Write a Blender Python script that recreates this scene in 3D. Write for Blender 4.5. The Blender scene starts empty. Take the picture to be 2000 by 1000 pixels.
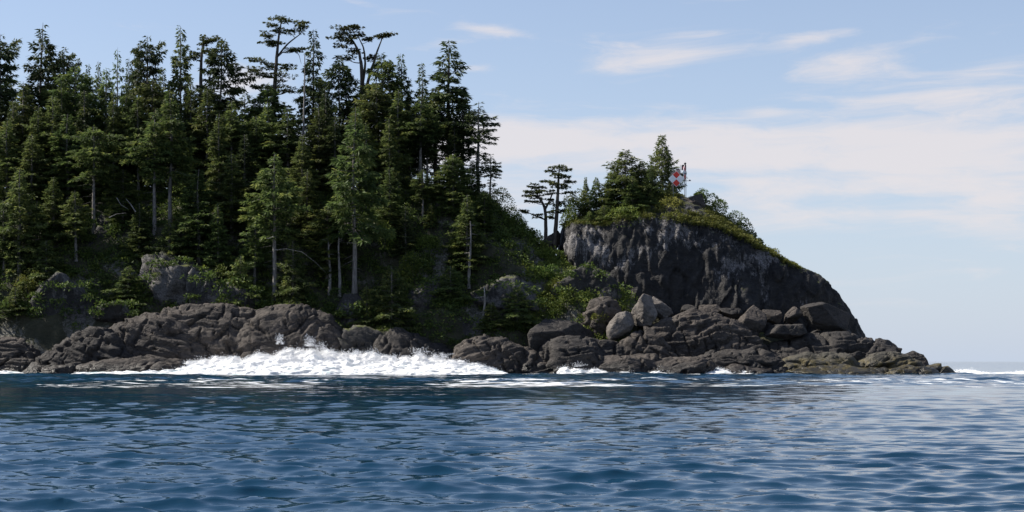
import bpy, math, random
import numpy as np
from mathutils import Vector

# ------------------------------------------------------------------ camera, sky, sun, exposure
SC = bpy.context.scene
COL = SC.collection
CAM_H = 1.5
FPX = 3000.0            # focal length in photograph pixels (2000 wide)
HORIZON = 706.0
cd = bpy.data.cameras.new("camera")
cam = bpy.data.objects.new("camera", cd)
COL.objects.link(cam)
cam.location = (0, 0, CAM_H)
cam.rotation_euler = (math.radians(90), 0, 0)
cd.sensor_width = 36.0
cd.lens = 36.0 * FPX / 2000.0
cd.shift_y = (HORIZON - 500.0) / 2000.0
cd.clip_start = 0.5
cd.clip_end = 60000.0
SC.camera = cam

SUN_DIR = Vector((-0.75, 0.14, 0.74)).normalized()      # towards the sun
SUN_EL = math.asin(SUN_DIR.z)
SUN_AZ = math.atan2(SUN_DIR.x, SUN_DIR.y)
SC.view_settings.view_transform = 'Standard'
SC.view_settings.look = 'None'
SC.view_settings.gamma = 1.0
SC.view_settings.use_curve_mapping = False
SC.view_settings.exposure = 0.78
SKY_STRENGTH = 0.095

sl = bpy.data.lights.new("sun", 'SUN')
sl.energy = 5.0
sl.angle = math.radians(0.53)
sl.color = (1.0, 0.94, 0.84)
sun = bpy.data.objects.new("sun", sl)
COL.objects.link(sun)
sun.rotation_euler = SUN_DIR.to_track_quat('Z', 'Y').to_euler()


class NT:
    """small helper to write node trees as expressions"""
    def __init__(self, tree):
        self.t = tree
        self.n = tree.nodes
        self.n.clear()

    def node(self, kind, props=None, **ins):
        nd = self.n.new(kind)
        for k, v in (props or {}).items():
            setattr(nd, k, v)
        for k, v in ins.items():
            self.set(nd, k, v)
        return nd

    def set(self, nd, key, v):
        key = key.replace('_', ' ') if not key.isdigit() else key
        s = nd.inputs[int(key)] if key.isdigit() else nd.inputs[key]
        if isinstance(v, bpy.types.NodeSocket):
            self.t.links.new(v, s)
        else:
            s.default_value = v

    def math(self, op, a, b=0.0, c=0.0, clamp=False):
        nd = self.n.new('ShaderNodeMath')
        nd.operation = op
        nd.use_clamp = clamp
        for i, v in enumerate((a, b, c)):
            self.set(nd, str(i), v)
        return nd.outputs[0]

    def add(self, a, b): return self.math('ADD', a, b)
    def sub(self, a, b): return self.math('SUBTRACT', a, b)
    def mul(self, a, b): return self.math('MULTIPLY', a, b)

    def ramp01(self, x, lo, hi):
        nd = self.n.new('ShaderNodeMapRange')
        nd.interpolation_type = 'SMOOTHSTEP'
        self.set(nd, 'Value', x)
        nd.inputs['From Min'].default_value = lo
        nd.inputs['From Max'].default_value = hi
        return nd.outputs[0]

    def mix(self, f, a, b):
        nd = self.n.new('ShaderNodeMix')
        nd.data_type = 'RGBA'
        self.set(nd, '0', f)
        for i, v in ((6, a), (7, b)):
            if isinstance(v, tuple) and len(v) == 3:
                v = (*v, 1.0)
            self.set(nd, str(i), v)
        return nd.outputs[2]

    def xyz(self, x, y, z):
        nd = self.n.new('ShaderNodeCombineXYZ')
        for i, v in enumerate((x, y, z)):
            self.set(nd, str(i), v)
        return nd.outputs[0]

    def sep(self, v):
        nd = self.n.new('ShaderNodeSeparateXYZ')
        self.set(nd, '0', v)
        return nd.outputs

    def scale(self, v, s):
        nd = self.n.new('ShaderNodeVectorMath')
        nd.operation = 'MULTIPLY'
        self.set(nd, '0', v)
        nd.inputs[1].default_value = s
        return nd.outputs[0]

    def noise(self, v, scale, detail=4.0, rough=0.55, dist=0.0):
        nd = self.n.new('ShaderNodeTexNoise')
        self.set(nd, 'Vector', v)
        nd.inputs['Scale'].default_value = scale
        nd.inputs['Detail'].default_value = detail
        nd.inputs['Roughness'].default_value = rough
        nd.inputs['Distortion'].default_value = dist
        return nd.outputs['Fac']


world = bpy.data.worlds.new("World")
SC.world = world
world.use_nodes = True
w = NT(world.node_tree)
sky = w.node('ShaderNodeTexSky', {'sky_type': 'NISHITA', 'sun_disc': False})
sky.sun_elevation = SUN_EL
sky.sun_rotation = SUN_AZ
sky.altitude = 0.0
sky.air_density = 1.0
sky.dust_density = 0.3
sky.ozone_density = 3.0
gen = w.node('ShaderNodeTexCoord').outputs['Generated']
dx, dy, dz = w.sep(gen)
az = w.math('ARCTAN2', dx, dy)
el = w.math('ARCSINE', dz)
# cloud field on the sky: streaky noise, pushed up where the banks stand
cv = w.xyz(w.mul(az, 9.0), w.mul(el, 46.0), 3.7)
warp = w.noise(cv, 0.55, 3.0)
cv2 = w.xyz(w.add(w.mul(az, 9.0), w.mul(warp, 2.2)), w.add(w.mul(el, 46.0), w.mul(warp, 1.4)), 1.3)
n1 = w.noise(cv2, 1.25, 7.0, 0.62)
n2 = w.noise(cv, 0.3, 2.0)


def skyblob(px, py, hw, hh, amp, tilt=0.0):
    a0 = math.atan((px - 1000) / FPX)
    e0 = math.atan((HORIZON - py) / FPX)
    da = w.sub(az, a0)
    de = w.sub(w.sub(el, e0), w.mul(da, tilt))
    r = w.add(w.math('POWER', w.math('ABSOLUTE', w.mul(da, FPX / hw)), 2.0),
              w.math('POWER', w.math('ABSOLUTE', w.mul(de, FPX / hh)), 2.0))
    return w.mul(w.math('EXPONENT', w.mul(r, -1.0)), amp)


bias = w.mul(w.sub(n2, 0.5), 0.55)
for args in ((1280, 118, 150, 22, 0.66, 0.10), (1600, 85, 110, 13, 0.58, 0.12), (1620, 150, 125, 38, 0.74, 0.0),
             (1900, 215, 210, 46, 0.62, 0.05), (1960, 150, 90, 22, 0.35, 0.1), (1450, 285, 560, 44, 0.66, -0.03),
             (1700, 335, 460, 80, 0.52, -0.02), (1780, 415, 460, 60, 0.36, 0.0), (1050, 270, 190, 46, 0.5, 0.0), (985, 400, 120, 70, 0.30, 0.0),
             (960, 60, 70, 10, 0.50, -0.1), (930, 135, 50, 10, 0.46, 0.0), (470, 170, 60, 40, 0.5, 0.0),
             (690, 6, 40, 8, 0.4, -0.1), (1500, 225, 50, 10, 0.3, 0.0), (1800, 595, 140, 14, 0.22, 0.0),
             (700, 300, 300, 60, 0.5, 0.0), (1950, 465, 160, 16, 0.22, 0.0)):
    bias = w.add(bias, skyblob(*args))
# the same broken cloud goes on round the rest of the sky
around = w.mul(w.ramp01(w.math('ABSOLUTE', az), 0.34, 0.6), w.mul(w.ramp01(el, 0.0, 0.06), 0.22))
bias = w.add(bias, around)
dens = w.ramp01(w.add(w.mul(w.sub(n1, 0.5), 2.0), bias), 0.12, 0.92)
dens = w.mul(dens, w.ramp01(el, 0.0, 0.05))
haze_low = w.math('EXPONENT', w.mul(w.math('MAXIMUM', el, 0.0), -4.6))
skyc = w.node('ShaderNodeMix', {'data_type': 'RGBA', 'blend_type': 'MULTIPLY'})
skyc.inputs[0].default_value = 1.0
w.set(skyc, '6', sky.outputs[0])
skyc.inputs[7].default_value = (1.0, 0.91, 0.90, 1.0)
clear = w.node('ShaderNodeBackground', Color=skyc.outputs[2], Strength=SKY_STRENGTH)
pale = w.node('ShaderNodeBackground', Color=(0.405, 0.47, 0.575, 1), Strength=0.79)      # moist air low over the sea
bg1 = w.node('ShaderNodeMixShader')
w.set(bg1, '0', w.mul(haze_low, 0.95))
w.set(bg1, '1', clear.outputs[0])
w.set(bg1, '2', pale.outputs[0])
bg2 = w.node('ShaderNodeBackground', Color=(0.78, 0.735, 0.745, 1), Strength=0.61)
mx = w.node('ShaderNodeMixShader')
w.set(mx, '0', w.mul(dens, 0.82))
w.set(mx, '1', bg1.outputs[0])
w.set(mx, '2', bg2.outputs[0])
wo = w.node('ShaderNodeOutputWorld')
w.set(wo, 'Surface', mx.outputs[0])


# ------------------------------------------------------------------ noise in numpy
def _hash(ix, iy, iz, seed):
    h = (ix.astype(np.int64) * 374761393 + iy.astype(np.int64) * 668265263
         + iz.astype(np.int64) * 2147483647 + seed * 974634533) & 0xffffffff
    h = ((h ^ (h >> 13)) * 1274126177) & 0xffffffff
    h = ((h ^ (h >> 15)) * 2246822519) & 0xffffffff
    return (h ^ (h >> 16)) & 0xffffffff


def perlin(p, seed=0):
    p = np.asarray(p, float)
    i = np.floor(p).astype(np.int64)
    f = p - i
    u = f * f * f * (f * (f * 6 - 15) + 10)
    out = np.zeros(len(p))
    for cx in (0, 1):
        wx = u[:, 0] if cx else 1 - u[:, 0]
        for cy in (0, 1):
            wy = u[:, 1] if cy else 1 - u[:, 1]
            for cz in (0, 1):
                wz = u[:, 2] if cz else 1 - u[:, 2]
                h = _hash(i[:, 0] + cx, i[:, 1] + cy, i[:, 2] + cz, seed)
                gx = ((h & 1023) / 511.5 - 1)
                gy = (((h >> 10) & 1023) / 511.5 - 1)
                gz = (((h >> 20) & 1023) / 511.5 - 1)
                out += wx * wy * wz * (gx * (f[:, 0] - cx) + gy * (f[:, 1] - cy) + gz * (f[:, 2] - cz))
    return out * 1.3


def fbm(p, octaves=4, seed=0, gain=0.5, lac=2.03, ridged=False):
    p = np.asarray(p, float)
    a, s, out = 1.0, 1.0, np.zeros(len(p))
    for o in range(octaves):
        n = perlin(p * s + 17.3 * o, seed + o)
        out += a * ((1 - 2 * np.abs(n)) if ridged else n)
        a *= gain
        s *= lac
    return out


def smooth(x, a, b):
    t = np.clip((np.asarray(x, float) - a) / (b - a), 0, 1)
    return t * t * (3 - 2 * t)


# ------------------------------------------------------------------ mesh helpers
def np_mesh(name, V, F, mat, shade=True, attr=None):
    """V n x 3, F m x k (k = 3 or 4) or a list of such arrays"""
    V = np.ascontiguousarray(V, dtype=np.float32)
    Fs = F if isinstance(F, list) else [F]
    me = bpy.data.meshes.new(name)
    me.vertices.add(len(V))
    me.vertices.foreach_set("co", V.ravel())
    idx = np.concatenate([f.ravel() for f in Fs]).astype(np.int32)
    tot = np.concatenate([np.full(len(f), f.shape[1]) for f in Fs]).astype(np.int32)
    st = np.concatenate([[0], np.cumsum(tot)[:-1]]).astype(np.int32)
    me.loops.add(len(idx))
    me.loops.foreach_set("vertex_index", idx)
    me.polygons.add(len(tot))
    me.polygons.foreach_set("loop_start", st)
    try:
        me.polygons.foreach_set("loop_total", tot)
    except Exception:
        pass
    me.polygons.foreach_set("use_smooth", np.full(len(tot), bool(shade)))
    if attr is not None:
        a = me.attributes.new("tone", 'FLOAT', 'POINT')
        a.data.foreach_set("value", np.asarray(attr, dtype=np.float32))
    me.materials.append(mat)
    me.update(calc_edges=True)
    me.validate()
    return me


def link(name, data, parent=None, loc=None):
    o = bpy.data.objects.new(name, data)
    COL.objects.link(o)
    if parent is not None:
        o.parent = parent
    if loc is not None:
        o.location = loc
    return o


def tag(o, label=None, cat=None, group=None, kind=None):
    if label:
        o['label'] = label
    if cat:
        o['category'] = cat
    if group:
        o['group'] = group
    if kind:
        o['kind'] = kind
    return o


def at(px, py, Y):
    return np.array([(px - 1000.0) / FPX * Y, Y, CAM_H + (HORIZON - py) / FPX * Y])


class Tubes:
    def __init__(self):
        self.V, self.F, self.n = [], [], 0

    def tube(self, pts, rads, sides=6, cap=True):
        pts = np.asarray(pts, float)
        k = len(pts)
        d = np.gradient(pts, axis=0)
        d /= np.linalg.norm(d, axis=1)[:, None] + 1e-9
        up = np.where(np.abs(d[:, 2:3]) > 0.9, np.array([[1.0, 0, 0]]), np.array([[0, 0, 1.0]]))
        a = np.cross(d, up)
        a /= np.linalg.norm(a, axis=1)[:, None] + 1e-9
        b = np.cross(d, a)
        th = np.arange(sides) * 2 * math.pi / sides
        ring = (a[:, None, :] * np.cos(th)[None, :, None] + b[:, None, :] * np.sin(th)[None, :, None])
        v = pts[:, None, :] + ring * np.asarray(rads, float)[:, None, None]
        base = self.n
        i = np.arange(k - 1)[:, None] * sides
        j = np.arange(sides)[None, :]
        jn = (j + 1) % sides
        f = np.stack([i + j, i + jn, i + sides + jn, i + sides + j], -1).reshape(-1, 4) + base
        self.V.append(v.reshape(-1, 3))
        self.F.append(f)
        self.n += k * sides

    def batch(self, P, R, sides=3):
        """P b x k x 3 polylines, R b x k radii"""
        b_, k = P.shape[:2]
        d = np.gradient(P, axis=1)
        d /= np.linalg.norm(d, axis=2)[..., None] + 1e-9
        up = np.array([0, 0, 1.0])
        a = np.cross(d, up)
        a /= np.linalg.norm(a, axis=2)[..., None] + 1e-9
        c = np.cross(d, a)
        th = np.arange(sides) * 2 * math.pi / sides
        v = P[:, :, None, :] + (a[:, :, None, :] * np.cos(th)[None, None, :, None]
                                + c[:, :, None, :] * np.sin(th)[None, None, :, None]) * R[:, :, None, None]
        ib = (np.arange(b_) * k * sides)[:, None, None]
        i = (np.arange(k - 1) * sides)[None, :, None]
        j = np.arange(sides)[None, None, :]
        jn = (j + 1) % sides
        f = np.stack([ib + i + j, ib + i + jn, ib + i + sides + jn, ib + i + sides + j], -1).reshape(-1, 4) + self.n
        self.V.append(v.reshape(-1, 3))
        self.F.append(f)
        self.n += b_ * k * sides

    def mesh(self, name, mat):
        return np_mesh(name, np.concatenate(self.V), np.concatenate(self.F), mat)


# ------------------------------------------------------------------ materials
def new_mat(name):
    m = bpy.data.materials.new(name)
    m.use_nodes = True
    return m, NT(m.node_tree)


def finish(t, shader, disp=None):
    o = t.node('ShaderNodeOutputMaterial')
    t.set(o, 'Surface', shader)


def rock_material(name, dark, light, lichen=0.0, lichen_col=(0.26, 0.245, 0.245), moss=0.0, streak=1.0, lich_z=(6, 14), wet=True,
                  bump=0.5, weed=0.0):
    m, t = new_mat(name)
    pos = t.node('ShaderNodeNewGeometry').outputs['Position']
    nrm = t.node('ShaderNodeNewGeometry').outputs['Normal']
    x, y, z = t.sep(pos)
    big = t.noise(pos, 0.35, 5, 0.6)
    fine = t.noise(t.scale(pos, (0.7, 1.0, 1.5)), 2.2, 6, 0.66)
    grain = t.noise(pos, 9.0, 3, 0.7)
    f = t.ramp01(t.add(t.mul(big, 0.6), t.mul(fine, 0.5)), 0.36, 0.76)
    col = t.mix(f, dark, light)
    col = t.mix(t.ramp01(grain, 0.55, 0.8), col, tuple(min(1, c * 1.7) for c in light))
    # thin dark joints
    vo = t.node('ShaderNodeTexVoronoi', {'feature': 'DISTANCE_TO_EDGE'})
    wv = t.node('ShaderNodeVectorMath', {'operation': 'ADD'})
    t.set(wv, '0', t.scale(pos, (0.55, 0.55, 0.9)))
    nz = t.node('ShaderNodeTexNoise')
    t.set(nz, 'Vector', pos)
    nz.inputs['Scale'].default_value = 0.9
    nz.inputs['Detail'].default_value = 4
    t.set(wv, '1', t.scale(nz.outputs['Color'], (1.2, 1.2, 1.2)))
    t.set(vo, 'Vector', wv.outputs[0])
    vo.inputs['Scale'].default_value = 1.0
    crack = t.ramp01(vo.outputs['Distance'], 0.0, 0.07)
    if lichen > 0:
        sv = t.scale(pos, (1.0, 1.0, 0.33 if streak else 1.0))
        l1 = t.noise(sv, 1.5, 8, 0.76, 0.5)
        l2 = t.noise(pos, 0.16, 3, 0.5)
        hz = t.ramp01(z, *lich_z)
        lf = t.add(t.add(l1, t.mul(t.sub(l2, 0.5), 1.4)), t.mul(t.sub(hz, 1.0), 0.30))
        lf = t.mul(t.ramp01(lf, 0.60 - 0.12 * lichen, 0.70 - 0.08 * lichen), min(1.0, 0.45 + 0.35 * lichen))
        lf = t.mul(lf, t.ramp01(t.add(grain, t.mul(fine, 0.6)), 0.62, 0.92))
        col = t.mix(lf, col, lichen_col)
    if moss > 0:
        nx_, ny_, nz_ = t.sep(nrm)
        mf = t.mul(t.ramp01(t.add(nz_, t.mul(t.sub(t.noise(pos, 0.8, 5, 0.7), 0.5), 1.6)), 0.72, 1.1), moss)
        col = t.mix(mf, col, (0.085, 0.095, 0.022))
    if weed > 0:
        wf = t.mul(t.mul(t.ramp01(t.noise(pos, 0.9, 5, 0.7), 0.42, 0.62), t.ramp01(z, 2.4, 0.7)), weed)
        col = t.mix(wf, col, (0.15, 0.115, 0.03))
    rough = 0.82
    if wet:
        wn = t.add(z, t.mul(t.sub(t.noise(pos, 0.5, 4, 0.6), 0.5), 1.6))
        wt = t.ramp01(wn, 1.7, 0.5)
        col = t.mix(t.mul(wt, 0.72), col, tuple(c * 0.45 for c in dark))
        rough = t.sub(0.82, t.mul(wt, 0.45))
    hgt = t.add(t.add(t.mul(fine, 0.55), t.mul(grain, 0.22)), t.mul(crack, 0.22))
    bp = t.node('ShaderNodeBump', Height=hgt)
    bp.inputs['Strength'].default_value = bump
    bp.inputs['Distance'].default_value = 0.35
    bs = t.node('ShaderNodeBsdfPrincipled', Base_Color=col, Roughness=rough, Normal=bp.outputs[0])
    bs.inputs['Specular IOR Level'].default_value = 0.3
    finish(t, bs.outputs[0])
    return m


def leaf_material(name, a, b, c, trans=0.25, hue=0.5):
    """three foliage colours mixed by the tone of each spray and by the plant"""
    m, t = new_mat(name)
    tone = t.node('ShaderNodeAttribute', {'attribute_name': 'tone'}).outputs['Fac']
    rnd = t.node('ShaderNodeObjectInfo').outputs['Random']
    col = t.mix(t.ramp01(tone, 0.0, 0.65), a, b)
    col = t.mix(t.ramp01(tone, 0.6, 1.0), col, c)
    rnd2 = t.math('FRACT', t.mul(rnd, 7.31))
    hs = t.node('ShaderNodeHueSaturation', Color=col, Hue=t.add(0.5 - 0.035 * hue, t.mul(rnd, 0.06 * hue)),
                Value=t.add(0.75, t.mul(rnd2, 0.5)), Saturation=1.0)
    d = t.node('ShaderNodeBsdfPrincipled', Base_Color=hs.outputs[0], Roughness=0.62)
    d.inputs['Specular IOR Level'].default_value = 0.25
    tr = t.node('ShaderNodeBsdfTranslucent', Color=hs.outputs[0])
    ms = t.node('ShaderNodeMixShader')
    ms.inputs[0].default_value = trans
    t.set(ms, '1', d.outputs[0])
    t.set(ms, '2', tr.outputs[0])
    finish(t, ms.outputs[0])
    return m


def bark_material(name, a, b):
    m, t = new_mat(name)
    pos = t.node('ShaderNodeTexCoord').outputs['Object']
    n = t.noise(t.scale(pos, (3, 3, 0.8)), 1.6, 6, 0.7)
    col = t.mix(t.ramp01(n, 0.35, 0.7), a, b)
    bp = t.node('ShaderNodeBump', Height=n)
    bp.inputs['Strength'].default_value = 0.6
    bp.inputs['Distance'].default_value = 0.08
    bs = t.node('ShaderNodeBsdfPrincipled', Base_Color=col, Roughness=0.9, Normal=bp.outputs[0])
    bs.inputs['Specular IOR Level'].default_value = 0.15
    finish(t, bs.outputs[0])
    return m


def paint(name, col, rough=0.5, metal=0.0, grime=0.25):
    m, t = new_mat(name)
    pos = t.node('ShaderNodeTexCoord').outputs['Object']
    n = t.noise(t.scale(pos, (1, 1, 0.4)), 4.0, 5, 0.65)
    c = t.mix(t.mul(t.ramp01(n, 0.5, 0.8), grime), col, tuple(v * 0.55 for v in col))
    bs = t.node('ShaderNodeBsdfPrincipled', Base_Color=c, Roughness=rough, Metallic=metal)
    finish(t, bs.outputs[0])
    return m


M = {}
M['rock'] = rock_material('brown_shore_rock', (0.017, 0.015, 0.0145), (0.092, 0.077, 0.066), bump=0.9)
M['rock_dark'] = rock_material('dark_shore_rock', (0.013, 0.0125, 0.013), (0.055, 0.048, 0.043), bump=0.8)
M['rock_olive'] = rock_material('olive_shore_rock', (0.022, 0.022, 0.019), (0.085, 0.077, 0.062), bump=0.7, weed=0.9)
M['rock_pale'] = rock_material('pale_boulder_rock', (0.050, 0.044, 0.040), (0.19, 0.168, 0.15), wet=False, bump=0.6)
M['rock_lichen'] = rock_material('lichened_rock', (0.018, 0.018, 0.018), (0.046, 0.043, 0.041), lichen=0.8, lichen_col=(0.16, 0.152, 0.15), lich_z=(-5, 1), moss=0.9, wet=False)
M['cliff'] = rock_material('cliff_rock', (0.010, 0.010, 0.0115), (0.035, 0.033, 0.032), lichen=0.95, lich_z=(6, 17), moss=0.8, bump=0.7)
M['soil'] = rock_material('forest_soil', (0.020, 0.022, 0.012), (0.05, 0.048, 0.028), moss=0.7, wet=False, lichen=0.3, lich_z=(0, 3), lichen_col=(0.22, 0.21, 0.20))
M['spruce'] = leaf_material('spruce_needles', (0.050, 0.074, 0.025), (0.104, 0.142, 0.040), (0.190, 0.205, 0.056), trans=0.48)
M['spruce_dark'] = leaf_material('dark_needles', (0.027, 0.045, 0.018), (0.062, 0.086, 0.027), (0.115, 0.130, 0.039), hue=0.3, trans=0.28)
M['cypress'] = leaf_material('flat_spray_needles', (0.026, 0.040, 0.014), (0.075, 0.086, 0.025), (0.130, 0.130, 0.036), hue=0.3, trans=0.28)
M['shrub'] = leaf_material('shrub_leaves', (0.032, 0.060, 0.014), (0.098, 0.142, 0.026), (0.175, 0.210, 0.042), trans=0.36)
M['bush_yellow'] = leaf_material('yellow_green_leaves', (0.06, 0.075, 0.018), (0.145, 0.155, 0.032), (0.23, 0.22, 0.055), trans=0.3, hue=0.2)
M['under'] = leaf_material('undergrowth_leaves', (0.034, 0.058, 0.016), (0.084, 0.122, 0.025), (0.165, 0.190, 0.038), trans=0.34, hue=0.0)
M['bark'] = bark_material('grey_bark', (0.11, 0.10, 0.09), (0.27, 0.25, 0.235))
M['bark_dark'] = bark_material('dark_bark', (0.045, 0.038, 0.032), (0.11, 0.095, 0.08))
M['deadwood'] = bark_material('bleached_wood', (0.12, 0.112, 0.105), (0.30, 0.285, 0.27))
M['white'] = paint('white_paint', (0.80, 0.80, 0.80), 0.45)
M['red'] = paint('red_paint', (0.62, 0.035, 0.018), 0.5, grime=0.15)
M['steel'] = paint('grey_steel', (0.22, 0.22, 0.225), 0.5, 0.3)
M['black'] = paint('dark_cabinet', (0.035, 0.035, 0.04), 0.5)
M['glass'] = paint('pale_lens', (0.6, 0.62, 0.62), 0.15)


def sea_material():
    m, t = new_mat('sea_water')
    pos = t.node('ShaderNodeNewGeometry').outputs['Position']
    x, y, z = t.sep(pos)
    flat = t.xyz(x, y, 0.0)
    # ripples finer than the mesh carries
    r1 = t.noise(t.scale(flat, (1.0, 1.7, 1)), 1.1, 3, 0.5, 0.4)
    r2 = t.noise(t.scale(flat, (1.0, 1.5, 1)), 4.5, 3, 0.55, 0.3)
    bp = t.node('ShaderNodeBump', Height=t.add(t.mul(r1, t.add(0.006, t.mul(t.ramp01(y, 100, 140), 0.09))), t.mul(r2, 0.006)))
    bp.inputs['Strength'].default_value = 1.0
    bp.inputs['Distance'].default_value = 1.0
    wat = t.node('ShaderNodeBsdfPrincipled', Base_Color=(0.004, 0.027, 0.055, 1), Roughness=0.03, Normal=bp.outputs[0])
    wat.inputs['IOR'].default_value = 1.333
    # foam lace: a belt along the rocks and drifting streaks off the surf
    px = t.math('DIVIDE', x, y)
    lace = t.noise(t.scale(flat, (0.22, 0.95, 1)), 1.0, 7, 0.68, 0.8)
    wide = t.noise(t.scale(flat, (0.018, 0.05, 1)), 1.0, 3, 0.5)

    def win(v, a, b, c, d):
        return t.mul(t.ramp01(v, a, b), t.ramp01(v, d, c))
    belt = t.mul(win(y, 160, 176, 190, 196), 0.15)
    s1 = t.mul(t.mul(win(y, 84, 94, 122, 140), win(x, -10, -3, 4, 10)), 0.20)
    s2 = t.mul(t.mul(win(y, 80, 92, 118, 140), win(x, -34, -28, -14, -10)), 0.18)
    s3 = t.mul(t.mul(win(y, 78, 92, 128, 150), win(x, 4, 12, 34, 50)), 0.145)
    s4 = t.mul(t.mul(win(y, 165, 185, 330, 420), win(x, 50, 58, 95, 150)), 0.13)
    tot = t.add(t.add(t.add(belt, s1), t.add(s2, s3)), s4)
    ff = t.ramp01(t.add(t.add(lace, tot), t.mul(t.sub(wide, 0.5), 0.12)), 0.70, 0.78)
    foam = t.node('ShaderNodeBsdfPrincipled', Base_Color=(0.8, 0.82, 0.83, 1), Roughness=0.8)
    ms = t.node('ShaderNodeMixShader')
    t.set(ms, '0', t.mul(ff, 0.85))
    t.set(ms, '1', wat.outputs[0])
    t.set(ms, '2', foam.outputs[0])
    finish(t, ms.outputs[0])
    return m


def foam_material():
    m, t = new_mat('white_surf')
    pos = t.node('ShaderNodeNewGeometry').outputs['Position']
    n = t.noise(pos, 2.2, 7, 0.72)
    n2 = t.noise(t.scale(pos, (0.5, 1, 1)), 0.7, 4, 0.6)
    col = t.mix(t.ramp01(t.add(n, t.mul(n2, 0.4)), 0.45, 0.62), (0.78, 0.86, 0.85), (0.95, 0.95, 0.95))
    thin = t.noise(t.scale(pos, (0.35, 0.9, 2.2)), 1.3, 5, 0.65)
    zz = t.sep(pos)[2]
    col = t.mix(t.mul(t.mul(t.ramp01(thin, 0.52, 0.66), t.ramp01(zz, 1.5, 0.2)), 0.6), col, (0.30, 0.50, 0.52))
    bp = t.node('ShaderNodeBump', Height=n)
    bp.inputs['Strength'].default_value = 0.12
    bp.inputs['Distance'].default_value = 0.2
    bs = t.node('ShaderNodeBsdfPrincipled', Base_Color=col, Roughness=0.85, Normal=bp.outputs[0])
    bs.inputs['Specular IOR Level'].default_value = 0.2
    tr = t.node('ShaderNodeBsdfTranslucent', Color=col)
    ms = t.node('ShaderNodeMixShader')
    ms.inputs[0].default_value = 0.3
    t.set(ms, '1', bs.outputs[0])
    t.set(ms, '2', tr.outputs[0])
    finish(t, ms.outputs[0])
    return m


M['sea'] = sea_material()
M['foam'] = foam_material()


# ------------------------------------------------------------------ the sea
def build_sea():
    rng = np.random.default_rng(5)
    rr = [2.0, 5.0]
    r = 8.0
    while r < 215:
        rr.append(r)
        r += max(0.03, 0.0043 * r)
    while r < 40000:
        rr.append(r)
        r *= 1.06 if r > 400 else 1.02
    rr = np.array(rr)
    fine = np.linspace(-0.40, 0.40, 410)
    coarse = np.linspace(0.41, 2 * math.pi - 0.41, 62)[1:-1]
    th = np.concatenate([fine, coarse])
    nr, nt = len(rr), len(th)
    R, T = np.meshgrid(rr, th, indexing='ij')
    X, Y = (R * np.sin(T)).ravel(), (R * np.cos(T)).ravel()
    step = np.gradient(rr)[:, None] * np.ones((1, nt))
    dth = np.gradient(np.unwrap(np.concatenate([th, [th[0] + 2 * math.pi]])))[:-1]
    cell = np.maximum(step, 0.5 * R * np.abs(dth)[None, :]).ravel()
    Z = np.zeros_like(X)
    DX, DY = np.zeros_like(X), np.zeros_like(X)
    # calmer and rougher patches
    patch = 0.75 + 0.55 * fbm(np.stack([X * 0.035, Y * 0.02, 0 * X], 1), 2, 71)
    patch = np.clip(patch, 0.35, 1.3)
    # calmer water in the lee of the wooded hill
    patch = patch * (1 - 0.22 * smooth(Y, 44, 70) * smooth(X, 22, -4) * smooth(Y, 118, 98))
    # chop thrown back by the rocks
    patch = patch * (1 + 3.2 * smooth(Y, 80, 118) * smooth(Y, 420, 250))
    for k in range(90):
        lam = 0.24 * (34.0 / 0.24) ** (k / 89.0)
        ang = math.radians(-82 + rng.normal(0, 30 if lam < 4 else 17))
        kx, ky = math.cos(ang) * 2 * math.pi / lam, math.sin(ang) * 2 * math.pi / lam
        steep = 0.072 if lam < 0.6 else 0.052 if lam < 1.1 else (0.016 if lam < 5 else 0.0042)
        amp = steep * lam / (2 * math.pi) * rng.uniform(0.6, 1.3)
        fade = np.clip((lam / cell - 2.2) / 1.6, 0, 1)
        loc = patch if lam < 5 else 1.0
        ph = kx * X + ky * Y + rng.uniform(0, 6.28)
        a = amp * fade * loc
        Z += a * np.cos(ph)
        DX -= a * math.cos(ang) * np.sin(ph)
        DY -= a * math.sin(ang) * np.sin(ph)
    near = smooth(R.ravel(), 4, 9)
    shore = 1.0
    V = np.stack([X + 1.35 * DX * near, Y + 1.35 * DY * near, Z * near * shore], 1)
    i = np.arange(nr - 1)[:, None] * nt
    j = np.arange(nt)[None, :]
    jn = (j + 1) % nt
    F = np.stack([i + j, i + jn, i + nt + jn, i + nt + j], -1).reshape(-1, 4)[:, ::-1]
    V = np.vstack([V, [[0, 0, 0]]])
    c = len(V) - 1
    jj = np.arange(nt)
    F3 = np.stack([np.full(nt, c), jj, (jj + 1) % nt], -1)[:, ::-1]
    # normals upward
    me = np_mesh('sea', V, [F[:, ::-1], F3[:, ::-1]], M['sea'])
    if me.polygons[1000].normal.z < 0:
        me.flip_normals()
    o = link('sea', me)
    tag(o, 'rippled deep blue sea with thin foam streaks in front of the island', 'sea', kind='structure')


build_sea()

# ------------------------------------------------------------------ land
_rx = np.array([-140, -60, -20, -6, -3, 0, 3.3, 5, 8.7, 13, 19, 24, 40])
_rz = np.array([24, 24.5, 25, 24.5, 23, 20, 16.6, 14.6, 11.6, 9.2, 7.2, 3.5, -3])
_wx = np.array([-140, -3, 5, 9, 20, 40])
_wd = np.array([22, 22, 16, 9, 6, 6])
_pt = np.array([-1.0, -0.3, -0.1, 0.0, 0.12, 0.3, 0.55, 0.8, 1.0, 1.9, 2.6, 4.0])
_pv = np.array([-0.6, -0.2, -0.06, 0.05, 0.27, 0.42, 0.76, 0.93, 1.0, 1.0, 0.6, -0.6])


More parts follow.
